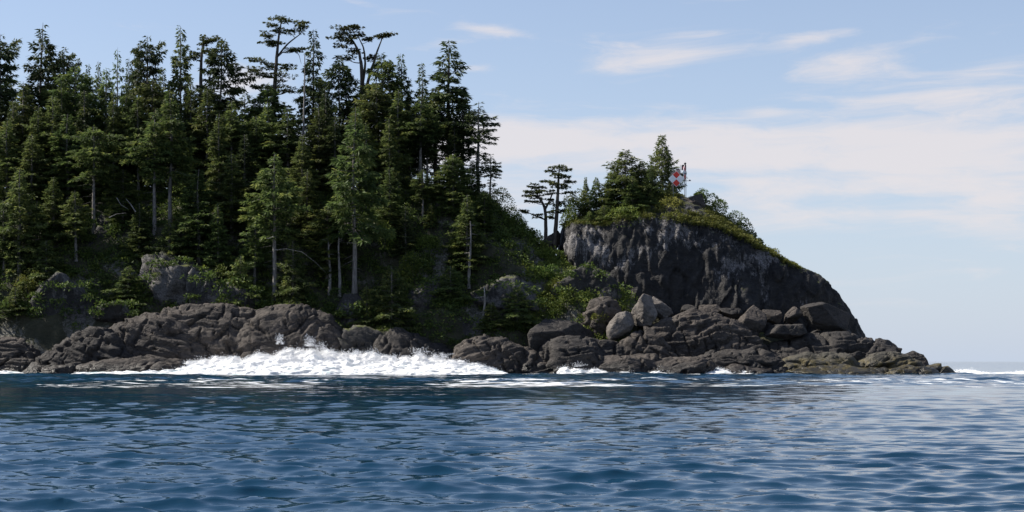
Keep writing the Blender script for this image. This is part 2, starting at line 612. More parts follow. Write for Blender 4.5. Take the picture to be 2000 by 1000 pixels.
def land(x, y, rough=True):
    x = np.atleast_1d(np.asarray(x, float))
    y = np.atleast_1d(np.asarray(y, float))
    rz = np.interp(x, _rx, _rz)
    wd = np.interp(x, _wx, _wd)
    p0 = np.stack([x * 0.06, y * 0.06, 0 * x], 1)
    foot = 185.5 + 1.6 * fbm(np.stack([x * 0.09, 0 * x, 0 * x], 1), 2, 3)
    t = (y - foot) / wd
    h = rz * np.interp(t, _pt, _pv)
    h = np.where(rz < 0, -2.5, h)
    # low shelf of rock under the shore boulders
    sh = np.interp(x, [-140, -70, -20, 0, 10, 30, 44, 52, 57], [1.5, 2.5, 2.0, 1.2, 4.2, 5.5, 2.2, 0.2, -2.5])
    shelf = np.interp(y, [177, 181, 188, 194, 206, 214], [-2.5, -0.6, 0.45, 1.0, 1.0, -1]) * np.maximum(sh, 0.01) + np.minimum(sh, 0)
    h = np.maximum(h, shelf)
    if rough:
        up = smooth(h, 0.5, 5)
        h = h + up * (1.5 * fbm(p0 * 1.5, 4, 11) + 0.5 * fbm(p0 * 7, 3, 12))
        h = h + 0.25 * fbm(p0 * 9, 3, 13)
    return h


def build_land():
    xs = np.concatenate([np.arange(-130, -66, 2.0), np.arange(-66, 62, 0.42)])
    ys = np.concatenate([np.arange(176, 212, 0.36), np.arange(212, 285, 2.2)])
    X, Y = np.meshgrid(xs, ys, indexing='ij')
    Z = land(X.ravel(), Y.ravel())
    # cliffs get a little sideways push so that they are not plain height steps
    P = np.stack([X.ravel(), Y.ravel(), Z], 1)
    P[:, 1] -= 0.8 * fbm(P * np.array([0.35, 0.1, 0.35]), 3, 21) * smooth(Z, 1, 4)
    nx, ny = len(xs), len(ys)
    i = np.arange(nx - 1)[:, None] * ny
    j = np.arange(ny - 1)[None, :]
    F = np.stack([i + j, i + ny + j, i + ny + j + 1, i + j + 1], -1).reshape(-1, 4)
    o = link('hill_terrain', np_mesh('hill_terrain', P, F, M['soil']))
    tag(o, 'steep wooded hill of dark soil and rock rising from the shore', 'hill', kind='structure')


build_land()

# headland: brow of the cliff (px, py), summit line behind it, front foot (y)
_brow = np.array([(1086, 520), (1092, 492), (1100, 452), (1118, 436), (1150, 438), (1180, 442), (1215, 432), (1262, 424), (1300, 428), (1340, 432),
                  (1400, 442), (1450, 464), (1500, 492), (1545, 516), (1600, 536), (1640, 576), (1668, 618), (1684, 648), (1694, 664), (1702, 700)], float)
_summ = np.array([(1086, 515), (1100, 444), (1118, 430), (1150, 424), (1200, 408), (1260, 394), (1310, 384), (1345, 380), (1375, 394),
                  (1400, 412), (1440, 438), (1475, 462), (1500, 482), (1545, 508), (1600, 532), (1640, 572), (1668, 616), (1694, 662), (1702, 700)], float)
_foot = np.array([(1086, 205), (1094, 202), (1104, 198.5), (1122, 196.3), (1200, 195), (1300, 194), (1420, 193.6), (1560, 194.2), (1640, 195.6), (1675, 197.6), (1694, 200), (1702, 202)], float)


def head_profile(px):
    yf = np.interp(px, _foot[:, 0], _foot[:, 1])
    zb = np.interp(px, _brow[:, 0], _brow[:, 1])
    zs = np.interp(px, _summ[:, 0], _summ[:, 1])
    yb = yf + 2.2
    ys = yf + 8.0
    brow = CAM_H + (HORIZON - zb) / FPX * yb
    summ = np.maximum(CAM_H + (HORIZON - zs) / FPX * ys, brow + 0.05)
    return yf, yb, ys, brow, summ


def head_top(px, y):
    """ground height on top of the headland along the photograph column px"""
    yf, yb, ys, b, s = head_profile(px)
    return float(np.interp(y, [yb, yb + 2.5, ys, ys + 4], [b, b + (s - b) * 0.55, s, s * 0.97]))


def build_headland():
    n = 330
    px = np.concatenate([np.linspace(1086, 1130, 46), np.linspace(1131, 1630, 240), np.linspace(1632, 1702, 64)])
    yf, yb, ys, b, s = head_profile(px)
    k = 124
    vv = np.linspace(0, 1, k)
    end = smooth(px, 1086, 1108) * smooth(px, 1702, 1640)
    thick = 4 + 12 * end
    P = np.zeros((len(px), k, 3))
    for c in range(len(px)):
        ky = [yf[c] - 0.9, yf[c] - 0.3, yf[c] + 0.6, yf[c] + 1.5, yb[c] + 0.5, ys[c] - 3.2, ys[c], ys[c] + thick[c] * 0.5, ys[c] + thick[c]]
        kz = [-1.5, b[c] * 0.15, b[c] * 0.5, b[c] * 0.88, b[c], b[c] + (s[c] - b[c]) * 0.6, s[c], s[c] * 0.8, -1.5]
        kt = [0, 0.10, 0.32, 0.52, 0.60, 0.70, 0.80, 0.90, 1.0]
        P[c, :, 1] = np.interp(vv, kt, ky)
        P[c, :, 2] = np.interp(vv, kt, kz)
        P[c, :, 0] = (px[c] - 1000) / FPX * (yf[c] + 2.2)
    # soften the profile corners
    for _ in range(2):
        P[:, 1:-1] = 0.25 * P[:, :-2] + 0.5 * P[:, 1:-1] + 0.25 * P[:, 2:]
    du = np.gradient(P, axis=0)
    dv = np.gradient(P, axis=1)
    N = np.cross(du, dv)
    N /= np.linalg.norm(N, axis=2)[..., None] + 1e-9
    Q = P.reshape(-1, 3)
    face = (smooth(vv, 0.64, 0.52)[None, :] * np.ones((len(px), 1))).ravel()
    warpx = 0.9 * fbm(Q * 0.18, 3, 40)
    QW = Q + np.stack([warpx, 0 * warpx, 0 * warpx], 1)
    flute = fbm(QW * np.array([0.33, 0.2, 0.06]), 4, 41, ridged=True)
    fine = fbm(QW * np.array([1.1, 1.0, 0.5]), 4, 42)
    blocks = np.round(2.0 * fbm(QW * np.array([0.22, 0.2, 0.12]), 2, 43)) * 0.45
    bulge = 2.4 * np.exp(-(((Q[:, 0] - 29.3) / 2.7) ** 2 + ((Q[:, 2] - 8.2) / 3.4) ** 2))
    d = face * (0.07 * (flute - 0.7) + 0.48 * fine + blocks + bulge) + (1 - face) * 0.25 * fine
    endf = (0.35 + 0.65 * end[:, None] * np.ones((1, k))).ravel()
    sgn = -1.0 if N[160, 30, 1] > 0 else 1.0
    NN = N.reshape(-1, 3) * sgn
    Q2 = Q + NN * (d * endf)[:, None]
    Q2[:, 2] += (1 - face) * 0.15 * fbm(Q * 0.8, 3, 44)
    i = np.arange(len(px) - 1)[:, None] * k
    j = np.arange(k - 1)[None, :]
    F = np.stack([i + j, i + k + j, i + k + j + 1, i + j + 1], -1).reshape(-1, 4)
    if sgn < 0:
        F = F[:, ::-1]
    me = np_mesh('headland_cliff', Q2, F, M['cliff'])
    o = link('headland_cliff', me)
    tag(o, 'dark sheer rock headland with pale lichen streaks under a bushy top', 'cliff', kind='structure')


build_headland()

# ------------------------------------------------------------------ shore rocks
_ico = {}


def icosphere(level):
    if level not in _ico:
        import bmesh
        bm = bmesh.new()
        bmesh.ops.create_icosphere(bm, subdivisions=level, radius=1.0)
        bm.verts.ensure_lookup_table()
        V = np.array([v.co[:] for v in bm.verts])
        F = np.array([[v.index for v in f.verts] for f in bm.faces])
        bm.free()
        _ico[level] = (V, F)
    return _ico[level]


def rock_mesh(seed, size, style, level=5):
    """style: 'whale' smooth lobes with bedding, 'block' angular, 'slab'"""
    rng = np.random.default_rng(seed)
    D, F = icosphere(level)
    size = np.asarray(size, float)
    m = size.mean()
    if style == 'whale':
        npl, lo, hi, soft = 22, 0.70, 1.0, 24.0
    elif style == 'egg':
        npl, lo, hi, soft = 17, 0.62, 0.92, 40.0
    elif style == 'block':
        npl, lo, hi, soft = 15, 0.56, 0.85, 55.0
    else:
        npl, lo, hi, soft = 16, 0.6, 0.95, 110.0
    nrm = rng.normal(size=(npl, 3))
    nrm /= np.linalg.norm(nrm, axis=1)[:, None]
    if style == 'slab':
        nrm[0] = (0.1, -0.15, 1)
        nrm[1] = (0, -1, 0.1)
        nrm /= np.linalg.norm(nrm, axis=1)[:, None]
    dist = rng.uniform(lo, hi, npl)
    if style == 'slab':
        dist[0] = 0.5
        dist[1] = 0.62
    q = np.maximum(D @ nrm.T, 1e-4) / dist[None, :]
    if style == 'whale':
        inv = (np.sum(q ** soft, axis=1) + 1.0) ** (1 / soft)      # soft max, unit sphere included
    else:
        inv = (np.sum(q ** soft, axis=1) + 0.8 ** soft) ** (1 / soft)
    P = D / inv[:, None]
    P = P * size[None, :]
    off = rng.uniform(0, 50, 3)
    W = P + off
    N = P / size[None, :] ** 2
    N /= np.linalg.norm(N, axis=1)[:, None]
    s = 1.0 / max(m, 0.6)
    g = min(1.0, m * 0.4) * (0.55 if seed >= 136 and seed < 200 else 0.85)
    if style == 'whale':
        # long sloping beds: features run along the dip, ledges step across it
        dip = rng.uniform(0.12, 0.38) * rng.choice([-1, 1], p=[0.3, 0.7])
        ca, sa = math.cos(dip), math.sin(dip)
        U = np.stack([W[:, 0] * ca + W[:, 2] * sa, W[:, 1], -W[:, 0] * sa + W[:, 2] * ca], 1)
        d = 0.13 * m * fbm(W * s * 0.9, 2, seed + 1)
        bed = U[:, 2] + 0.55 * fbm(U * np.array([0.22, 0.25, 0.5]), 3, seed + 2) + 0.35 * U[:, 1]
        for per, amp in ((1.7, 0.62), (0.7, 0.24)):
            saw = (bed / per) % 1.0
            act = np.clip(0.45 + 1.3 * fbm(U * np.array([0.25, 0.3, 0.6]) + per, 2, seed + 8), 0, 1)
            d += amp * g * act * (smooth(saw, 0, 0.82) * (1 - smooth(saw, 0.86, 1.0)) - 0.5)
        # steep joints across the beds
        J = U * np.array([0.5, 0.35, 0.16]) + 0.35 * fbm(U * 0.3, 2, seed + 6)[:, None]
        d -= 0.70 * g * smooth(fbm(J, 2, seed + 3, ridged=True), 1.20, 1.45)
        d += 0.17 * g * fbm(U * np.array([0.6, 0.9, 2.6]), 5, seed + 4, gain=0.62)
        d += 0.03 * fbm(U * np.array([3, 4, 8.0]), 2, seed + 5)
    else:
        d = 0.05 * m * fbm(W * s * 1.2, 2, seed + 1)
        d -= 0.16 * g * smooth(fbm(W * np.array([0.6, 0.6, 0.3]), 2, seed + 3, ridged=True), 1.2, 1.5)
        d += 0.055 * fbm(W * 1.6, 4, seed + 4, gain=0.6)
        d += 0.02 * fbm(W * 6.0, 2, seed + 5)
        if style == 'crag':
            d += 0.05 * m * fbm(W * np.array([0.7, 0.7, 0.3]), 4, seed + 9, ridged=True, gain=0.6) - 0.06 * m + 0.10 * m * fbm(W * np.array([0.5, 0.5, 0.3]), 4, seed + 12, gain=0.6)
            d += np.round(2 * fbm(W * np.array([0.5, 0.5, 0.25]), 2, seed + 10)) * 0.05 * m
    P = P + N * d[:, None]
    return P, F


def rock(px, py, hw, hh, Y, style, mat, label, seed, cat='rock', name='shore_rock', rot=0.0, depth=0.8, level=5, group='rocks along the shore'):
    """a rock centred on photograph pixel (px, py) at distance Y, half sizes in pixels"""
    c = at(px, py, Y)
    k = Y / FPX
    if style == 'whale':
        c = at(px, py + hh, Y)
        P, F = rock_mesh(seed, (hw * k * 1.16, max(hw, hh) * k * depth, 2.1 * hh * k), style, level)
    else:
        P, F = rock_mesh(seed, (hw * k * 1.08, max(hw, hh) * k * depth, hh * k * 1.08), style, level)
    a = math.radians(rot)
    R = np.array([[math.cos(a), 0, math.sin(a)], [0, 1, 0], [-math.sin(a), 0, math.cos(a)]])
    P = P @ R.T
    lo = P[:, 2].min()
    me = np_mesh(name, P - np.array([0, 0, lo]), F, M[mat])
    o = link(name, me, loc=(c[0], c[1], c[2] + lo))
    tag(o, label, cat, group)
    return o


ROCKS = [
    # left shore
    (128, 722, 60, 12, 179.5, 'whale', 'rock', 'flat wet ledge rock lying in front of the dark left ridge', 103, 0, 0.9),
    (255, 712, 110, 14, 180, 'whale', 'rock', 'long low pale wet shelf at the left foot of the surf', 110, -4, 0.9),
    (720, 672, 80, 44, 185, 'whale', 'rock_lichen', 'tilted grey slab with a pale top behind the middle of the surf', 111, 28, 0.8),
    (800, 690, 90, 40, 184.5, 'whale', 'rock_dark', 'low black rock half hidden behind the right part of the surf', 112, 12, 0.8),
    # middle
    (1085, 665, 66, 48, 186, 'block', 'rock_dark', 'blocky black rock with a flat top under the green slope', 115, 5, 0.8),
    (1120, 692, 90, 34, 183.5, 'whale', 'rock_dark', 'dark rock in the gully beside the wedge of rock', 116, 0, 0.8),
    (1216, 633, 24, 34, 185.2, 'egg', 'rock_pale', 'upright egg shaped pale boulder standing before the cliff', 117, 12, 0.9),
    (1258, 611, 26, 32, 187.5, 'egg', 'rock_pale', 'pale pointed boulder beside the upright egg shaped one', 118, -8, 0.9),
    (1288, 600, 30, 20, 189, 'slab', 'rock_pale', 'tilted pale slab leaning behind the pointed boulder', 119, 32, 0.9),
    (1182, 602, 40, 24, 188.8, 'whale', 'rock', 'grey ledge rock at the end of the green slope behind the pale boulders', 120, 12, 0.8),
    (1185, 690, 64, 36, 184, 'whale', 'rock_dark', 'dark rounded rock directly below the upright pale boulder', 121, -20, 0.8),
    (1225, 708, 90, 20, 181.5, 'whale', 'rock', 'low wet rock at the waterline under the brown sloping rock', 125, -6, 0.8),
    (1330, 712, 80, 15, 180.8, 'whale', 'rock', 'knobbly low ledge awash in front of the long dark rock', 127, -5, 0.8),
    (1468, 628, 30, 34, 188, 'block', 'rock', 'tilted angular block propped against the cliff foot rocks', 128, 38, 0.9),
    (1534, 645, 42, 20, 187.2, 'slab', 'rock_dark', 'flat topped slab block before the cliff, between the tilted block and the big one', 129, -4, 0.9),
    (1604, 616, 46, 36, 190.2, 'block', 'rock_dark', 'biggest angular block leaning against the right foot of the cliff', 130, 15, 0.7),
    (1512, 618, 20, 18, 190, 'block', 'rock', 'small pointed brown block behind the flat topped slab', 131, 30, 0.9),
    (1548, 616, 19, 16, 190.5, 'block', 'rock', 'small square brown block left of the biggest angular block', 132, 4, 0.9),
    (1385, 608, 30, 14, 191.5, 'block', 'rock', 'low pale rubble block at the cliff foot above the brown hump', 133, 8, 0.9),
    (1345, 606, 24, 12, 191.5, 'block', 'rock_dark', 'dark rubble block at the cliff foot beside the tilted pale slab', 134, -8, 0.9),
    (1430, 612, 26, 16, 191, 'block', 'rock_dark', 'dark rubble block at the cliff foot beside the tilted angular block', 135, 12, 0.9),
    # right shelf
    (1460, 721, 50, 9, 181, 'whale', 'rock', 'small wet rock awash before the dark shelf rock', 139, 0, 0.9),
    (1640, 724, 110, 8, 182.0, 'whale', 'rock_olive', 'flat weedy ledge awash below the grey whaleback', 144, 1, 0.9),
    (1755, 724, 70, 9, 182.5, 'whale', 'rock_olive', 'yellow weeded ledge in the water below the dark knob', 145, 0, 0.9),
    (1620, 655, 60, 16, 191.5, 'whale', 'rock_dark', 'smooth dark rock along the foot of the cliff near its right end', 146, 2, 0.8),
]
for (px, py, hw, hh, Y, st, mt, lab, sd, rot, dep) in ROCKS:
    rock(px, py, hw, hh, Y, st, mt, lab, sd, rot=rot, depth=dep, cat='boulder' if st != 'whale' else 'rock',
         name='boulder' if st != 'whale' else 'shore_rock', level=6 if hw > 60 else 5)


def ledge(pts, yf, dep, mat, label, seed, dip=0.2, amp=1.0, lob=0.7):
    """one mass of bedrock under a skyline drawn as (px, py), its foot at distance yf and dep metres thick"""
    pts = np.array(pts, float)
    ym = yf + dep * 0.45
    k = FPX / ym
    x0, x1 = pts[0, 0], pts[-1, 0]
    nx = int((x1 - x0) / k / 0.13)
    nx = max(80, min(nx, 420))
    px = np.linspace(x0, x1, nx)
    top = np.interp(px, pts[:, 0], pts[:, 1])
    ker = np.hanning(9)
    ker /= ker.sum()
    top = np.convolve(np.pad(top, 4, mode='edge'), ker, 'valid')
    zt = np.maximum(CAM_H + (HORIZON - top) / k, 0.1)
    ztm = zt.max()
    nv = 92
    v = np.linspace(0, 1, nv)
    # front foot, belly, shoulder, crest, back
    kt = [0.0, 0.10, 0.34, 0.56, 0.70, 0.85, 1.0]
    P = np.zeros((nx, nv, 3))
    w_ = 0.35 + 0.65 * np.sqrt(np.clip(zt / ztm, 0, 1))
    for c in range(nx):
        d_ = dep * w_[c]
        y_ = yf + 0.5 * (dep - d_) * 0.5
        P[c, :, 1] = np.interp(v, kt, [y_, y_ + 0.02 * d_, y_ + 0.12 * d_, y_ + 0.28 * d_, y_ + 0.48 * d_, y_ + 0.75 * d_, y_ + d_])
        P[c, :, 2] = np.interp(v, kt, [-0.8, 0.0, 0.52 * zt[c], 0.86 * zt[c], zt[c], 0.85 * zt[c], -0.8])
        P[c, :, 0] = (px[c] - 1000) / k
    for _ in range(5):
        P[:, 1:-1] = 0.25 * P[:, :-2] + 0.5 * P[:, 1:-1] + 0.25 * P[:, 2:]
    N = np.cross(np.gradient(P, axis=0), np.gradient(P, axis=1))
    N /= np.linalg.norm(N, axis=2)[..., None] + 1e-9
    if N[nx // 2, 25, 1] > 0:
        N = -N
        flip = True
    else:
        flip = False
    Q = P.reshape(-1, 3)
    W = Q + seed * 3.7
    ca, sa = math.cos(dip), math.sin(dip)
    wz = 0.8 * fbm(W * 0.16, 3, seed + 20)
    U = np.stack([W[:, 0] * ca + W[:, 2] * sa, W[:, 1], -W[:, 0] * sa + W[:, 2] * ca + wz], 1)
    # lobes: broad swells parted by oblique clefts
    C = U * np.array([0.20, 0.12, 0.34]) + 0.4 * fbm(U * 0.22, 2, seed + 21)[:, None]
    d = lob * (0.55 * fbm(C * 1.2, 2, seed + 22) - 0.95 * smooth(fbm(C, 2, seed + 23, ridged=True), 1.14, 1.48))
    # beds: thin ledges, each a little set back, dying out along their length
    bed = U[:, 2] + 0.22 * U[:, 1] + 0.22 * fbm(U * np.array([0.4, 0.4, 0.9]), 3, seed + 24)
    for per, a in ((1.25, 0.34), (0.52, 0.17), (0.24, 0.06)):
        saw = (bed / per) % 1.0
        act = np.clip(0.35 + 1.5 * fbm(U * np.array([0.28, 0.3, 0.9]) + per * 5, 2, seed + 25), 0, 1)
        d += amp * a * act * (smooth(saw, 0.0, 0.35) - smooth(saw, 0.72, 1.0) - 0.4)
    J = U * np.array([0.75, 0.5, 0.14]) + 0.3 * fbm(U * 0.35, 2, seed + 26)[:, None]
    d -= 0.40 * amp * smooth(fbm(J, 2, seed + 27, ridged=True), 1.22, 1.46)
    d += 0.10 * fbm(U * np.array([0.9, 1.1, 2.4]), 5, seed + 28, gain=0.62)
    hgt = smooth(np.repeat(zt, nv), 0.2, 2.5)
    Q2 = Q + N.reshape(-1, 3) * (d * (0.3 + 0.7 * hgt))[:, None]
    i = np.arange(nx - 1)[:, None] * nv
    j = np.arange(nv - 1)[None, :]
    F = np.stack([i + j, i + nv + j, i + nv + j + 1, i + j + 1], -1).reshape(-1, 4)
    if flip:
        F = F[:, ::-1]
    b = np.array([Q2[:, 0].mean(), yf, 0.0])
    o = link('rock_ledge', np_mesh('rock_ledge', Q2 - b, F, M[mat]), loc=tuple(b))
    tag(o, label, 'rock', 'rocks along the shore')


ledge([(-90, 640), (-30, 650), (0, 655), (40, 658), (62, 670), (78, 690), (88, 730)], 181, 8, 'rock', 'round brown rock at the water, leftmost on the shore', 601, -0.1)
ledge([(44, 728), (70, 704), (105, 678), (148, 648), (192, 634), (226, 640), (262, 690), (285, 732)], 179.6, 6, 'rock_dark', 'dark low ridge of rock sloping down to the water beside the leftmost brown rock', 602, -0.42, 1.0)
ledge([(150, 735), (190, 650), (236, 632), (262, 613), (310, 609), (330, 616), (372, 640), (420, 690), (440, 735)], 181.0, 7, 'rock', 'brown humped rock between the dark left ridge and the broad dome', 603, -0.30)
ledge([(240, 735), (290, 640), (322, 603), (352, 595), (400, 591), (440, 593), (468, 601), (520, 612), (570, 640), (610, 735)], 182.2, 8, 'rock', 'broad domed brown ledge with layered beds, highest of the left shore mass', 604, -0.16, 1.2)
ledge([(440, 735), (468, 640), (500, 604), (530, 596), (575, 593), (620, 599), (645, 612), (664, 636), (690, 668), (720, 735)], 181.4, 8, 'rock', 'smooth rounded dome of rock above the tallest surf', 605, 0.35, 0.5, 0.5)
ledge([(868, 735), (890, 682), (908, 664), (938, 654), (965, 657), (1000, 666), (1040, 683), (1072, 702), (1094, 732)], 179.6, 7, 'rock', 'dark wedge of rock at the right end of the surf', 606, 0.3, 1.1)
ledge([(1150, 735), (1176, 694), (1206, 672), (1236, 648), (1262, 636), (1290, 650), (1316, 690), (1335, 735)], 181.2, 6, 'rock', 'brown rock sloping up to the right below the pale pointed boulder', 607, -0.5, 1.0)
ledge([(1225, 735), (1262, 640), (1300, 618), (1350, 605), (1400, 610), (1448, 630), (1480, 652), (1505, 690), (1525, 735)], 183.4, 8, 'rock', 'large brown hump of rock in front of the cliff, right of the pale boulders', 608, 0.12, 1.2)
ledge([(1440, 735), (1470, 690), (1500, 668), (1560, 655), (1600, 649), (1650, 651), (1692, 655), (1728, 661), (1754, 674), (1766, 692), (1772, 735)], 183.6, 9, 'rock_dark', 'long dark layered shelf running out from the right end of the cliff', 609, 0.1, 0.9)
ledge([(1240, 735), (1290, 712), (1340, 700), (1390, 686), (1440, 680), (1490, 684), (1530, 704), (1552, 735)], 180.4, 7, 'rock_dark', 'long dark rounded ledge at the waterline below the large brown hump', 610, -0.2, 0.9)
ledge([(1500, 735), (1530, 700), (1570, 688), (1620, 685), (1660, 694), (1690, 712), (1704, 735)], 180.8, 6, 'rock_olive', 'grey whaleback ledge at the waterline below the layered shelf', 611, -0.25, 0.7)
ledge([(1640, 735), (1668, 704), (1700, 690), (1740, 686), (1775, 694), (1800, 712), (1822, 733)], 181.4, 6, 'rock_olive', 'weedy brown whaleback with yellow patches near the tip of the point', 612, 0.3, 0.7)
ledge([(1752, 735), (1764, 690), (1785, 684), (1804, 691), (1812, 706), (1818, 735)], 184.0, 4, 'rock_dark', 'rounded dark knob of rock near the tip of the point', 613, 0.2, 0.6)
ledge([(1790, 735), (1812, 714), (1832, 709), (1850, 716), (1868, 731)], 182.0, 4, 'rock_olive', 'low weedy rock at the very tip of the point', 614, 0.2, 0.6)
OUTCROPS = [
    (130, 608, 50, 48, 187.9, 'pale streaked outcrop in the bank above the dark left ridge', 201, 6),
    (60, 640, 70, 46, 188, 'shaded grey outcrop above the leftmost brown rock', 202, 0),
    (225, 612, 30, 24, 186.5, 'small pale outcrop between the streaked one and the bare rock face', 203, 10),
    (350, 572, 60, 56, 190.0, 'tall bare rock face with a pale left edge above the broad dome', 204, 4),
    (410, 582, 28, 40, 188.5, 'narrow pale outcrop just right of the tall bare rock face', 205, 0),
    (470, 592, 32, 34, 188, 'pale outcrop in the bank above the bedded rock', 206, 0),
    (200, 490, 62, 44, 196, 'dim grey outcrop up the slope under the crooked bare trunk', 207, 0),
    (690, 635, 34, 34, 187, 'mottled pale outcrop above the tilted grey slab', 208, 10),
    (838, 592, 36, 34, 189, 'pale patched outcrop under the bushes in mid slope', 209, 12),
    (985, 590, 50, 32, 189, 'mottled outcrop under the green slope right of the thin snag', 210, 8),
    (900, 660, 50, 30, 187, 'dim outcrop above the small hump behind the surf', 211, 8),
    (1078, 478, 18, 26, 203, 'brown rock knob between the twin trees and the cliff', 212, 10),
    (1360, 402, 24, 24, 200.5, 'bare brown slab on the hilltop right of the diamond panel', 213, 30),
    (1150, 566, 40, 36, 191, 'dark craggy outcrop at the end of the green slope', 214, 20),
]
for (px, py, hw, hh, Y, lab, sd, rot) in OUTCROPS:
    own = sd in (212, 213)
    rock(px, py, hw * (1.0 if own else 1.45), hh * (1.0 if own else 1.35), Y + (0 if own else 0.5 + 0.040 * max(hw, hh)), 'block' if own else 'crag', 'rock' if own else 'rock_lichen', lab, sd, rot=rot, depth=0.6, cat='outcrop', name='rock_outcrop',
         group='rock outcrops in the slope', level=5)


# ------------------------------------------------------------------ vegetation
def quads_from(pos, d, length, width, rng, tilt=0.6):
    """rhombic sprays at pos along d (all n x 3)"""
    n = len(pos)
    r = rng.normal(size=(n, 3))
    r[:, 2] *= tilt
    up = np.array([0, 0, 1.0]) * rng.choice([0.25, 1.0], n)[:, None] + r * 0.7
    s = np.cross(d, up)
    s /= np.linalg.norm(s, axis=1)[:, None] + 1e-9
    nn = np.cross(s, d)
    mid = pos + d * (length * 0.45)[:, None] - nn * 0
    V = np.empty((n, 4, 3))
    V[:, 0] = pos
    V[:, 1] = mid + s * (width * 0.5)[:, None]
    V[:, 2] = pos + d * length[:, None]
    V[:, 2, 2] -= 0.12 * length
    V[:, 3] = mid - s * (width * 0.5)[:, None]
    return V


def quad_mesh(name, Vq, tone, mat):
    n = len(Vq)
    F = np.arange(n * 4).reshape(n, 4)
    return np_mesh(name, Vq.reshape(-1, 3), F, mat, shade=False, attr=np.repeat(tone, 4))


def unit(v):
    return v / (np.linalg.norm(v, axis=-1)[..., None] + 1e-9)


SHAPES = {
    'spire': lambda t: np.minimum((1 - t) * 1.25, 1.0) ** 0.9,
    'blunt': lambda t: np.sqrt(np.clip(1 - np.abs(2 * t - 0.9) ** 2.6, 0, 1)) * 0.98,
    'column': lambda t: np.minimum((1 - t) * 2.6, 1.0) * (0.75 + 0.25 * t),
    'old': lambda t: np.clip(np.minimum((1 - t) * 1.6, 0.4 + t * 1.2), 0, 1),
}


